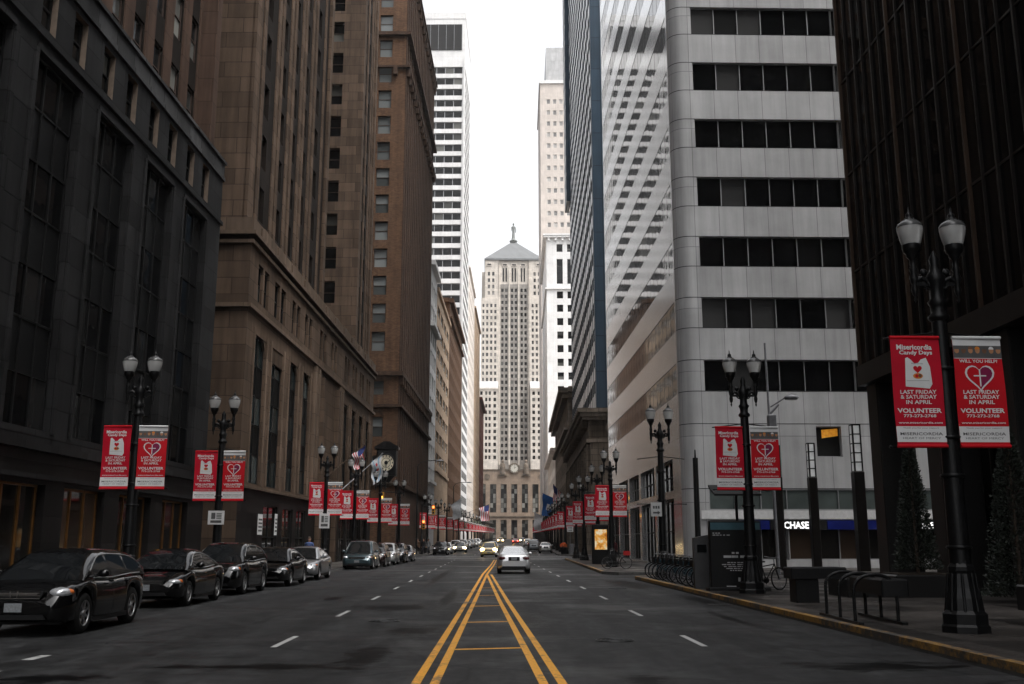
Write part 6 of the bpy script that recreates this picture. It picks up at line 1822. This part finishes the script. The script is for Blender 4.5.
# young street trees far down both pavements
def street_tree(label, x, y, H, R, n, seed):
    rnd = random.Random(seed)
    t = thing('street_tree', label, 'tree', (x, y, .15), 0, 'young trees far down the street')
    mb = MB(); mb.cyl((0, 0, 0), (.05, 0, H*.55), .12, .07, 8)
    for k in range(6):
        a = k*1.05; mb.cyl((.04, 0, H*.42), (R*.7*math.cos(a), R*.7*math.sin(a), H*rnd.uniform(.7, .9)), .05, .015, 6)
    mb.build('trunk', M['bark'], t)
    mb = MB(); cl = [(rnd.uniform(-.7, .7)*R, rnd.uniform(-.7, .7)*R, H*rnd.uniform(.55, .9), R*rnd.uniform(.3, .55)) for _ in range(9)]
    for _ in range(n):
        cx, cy, cz, cr = rnd.choice(cl); d = Vector((rnd.gauss(0, 1), rnd.gauss(0, 1), rnd.gauss(0, 1))).normalized()*cr*rnd.random()**.4
        c = Vector((cx, cy, cz))+d; e = Vector((rnd.gauss(0, 1), rnd.gauss(0, 1), rnd.gauss(0, 1))).normalized(); f_ = e.orthogonal().normalized(); s = rnd.uniform(.10, .2)
        mb.add([c-e*s, c-f_*s*.6, c+e*s, c+f_*s*.6], [(0, 1, 2, 3)])
    mb.build('crown', M['leaf'], t)
for i in range(4):
    y = 205+38*i
    street_tree('small leafy tree far down the left pavement', KL(y)-2.2, y, 6.2, 2.0, 700, 20+i)
    street_tree('small leafy tree far down the right pavement', KR(y)+2.4, y+12, 6.0, 1.9, 700, 40+i)

# ------------------------------------------------------------------ air, sky and light
HAZE = .00012
mb = MB(); mb.box(-720, 720, -310, 910, -1.03, 216)
hz = mb.mesh('haze', [])
m = D.materials.new('haze_air'); m.use_nodes = True; nt = m.node_tree; nt.nodes.clear()
out = nt.nodes.new('ShaderNodeOutputMaterial'); pv = nt.nodes.new('ShaderNodeVolumePrincipled')
pv.inputs['Color'].default_value = (.97, .96, .95, 1); pv.inputs['Density'].default_value = HAZE; pv.inputs['Anisotropy'].default_value = .2
nt.links.new(pv.outputs[0], out.inputs['Volume']); hz.materials.append(m)
tag(link('haze', hz), kind='stuff')

w = D.worlds.new('World'); S.world = w; w.use_nodes = True; nt = w.node_tree
sky = nt.nodes.new('ShaderNodeTexSky'); sky.sky_type = 'NISHITA'; sky.sun_disc = False
SE, SR = 62, 130
sky.sun_elevation = RAD(SE); sky.sun_rotation = RAD(SR); sky.dust_density = 6; sky.air_density = 1.2; sky.ozone_density = 1
hs = nt.nodes.new('ShaderNodeHueSaturation'); hs.inputs['Saturation'].default_value = .12; nt.links.new(sky.outputs[0], hs.inputs['Color'])
bg = nt.nodes['Background']; nt.links.new(hs.outputs[0], bg.inputs['Color']); bg.inputs['Strength'].default_value = .12
sun = D.lights.new('sun', 'SUN'); sun.energy = .6; sun.angle = RAD(25); sun.color = (1, .96, .9)
so = D.objects.new('sun', sun); COL.objects.link(so)
az = RAD(SR)
dirv = Vector((math.sin(az)*math.cos(RAD(SE)), math.cos(az)*math.cos(RAD(SE)), math.sin(RAD(SE))))
so.rotation_euler = dirv.to_track_quat('Z', 'Y').to_euler(); so.location = (0, 0, 300)

S.view_settings.view_transform = 'Standard'; S.view_settings.look = 'None'; S.view_settings.exposure = 1.65; S.view_settings.gamma = 1
# the street climbs gently beyond the crossing
zg = lambda y: .008*max(0, y-100)
for ob in list(S.objects):
    if ob.parent or ob.type not in ('MESH', 'EMPTY') or ob.get('category') in ('building', 'flag', 'clock') or ob.name.startswith(('haze', 'ground')): continue
    if ob.get('kind') == 'structure':
        for v in ob.data.vertices: v.co.z += zg(v.co.y)
    else: ob.location.z += zg(ob.location.y)
S.cycles.use_denoising = True
S.cycles.max_bounces = 6; S.cycles.diffuse_bounces = 3; S.cycles.glossy_bounces = 4; S.cycles.transmission_bounces = 4; S.cycles.volume_bounces = 1
S.cycles.caustics_reflective = False; S.cycles.caustics_refractive = False; S.cycles.sample_clamp_indirect = 6
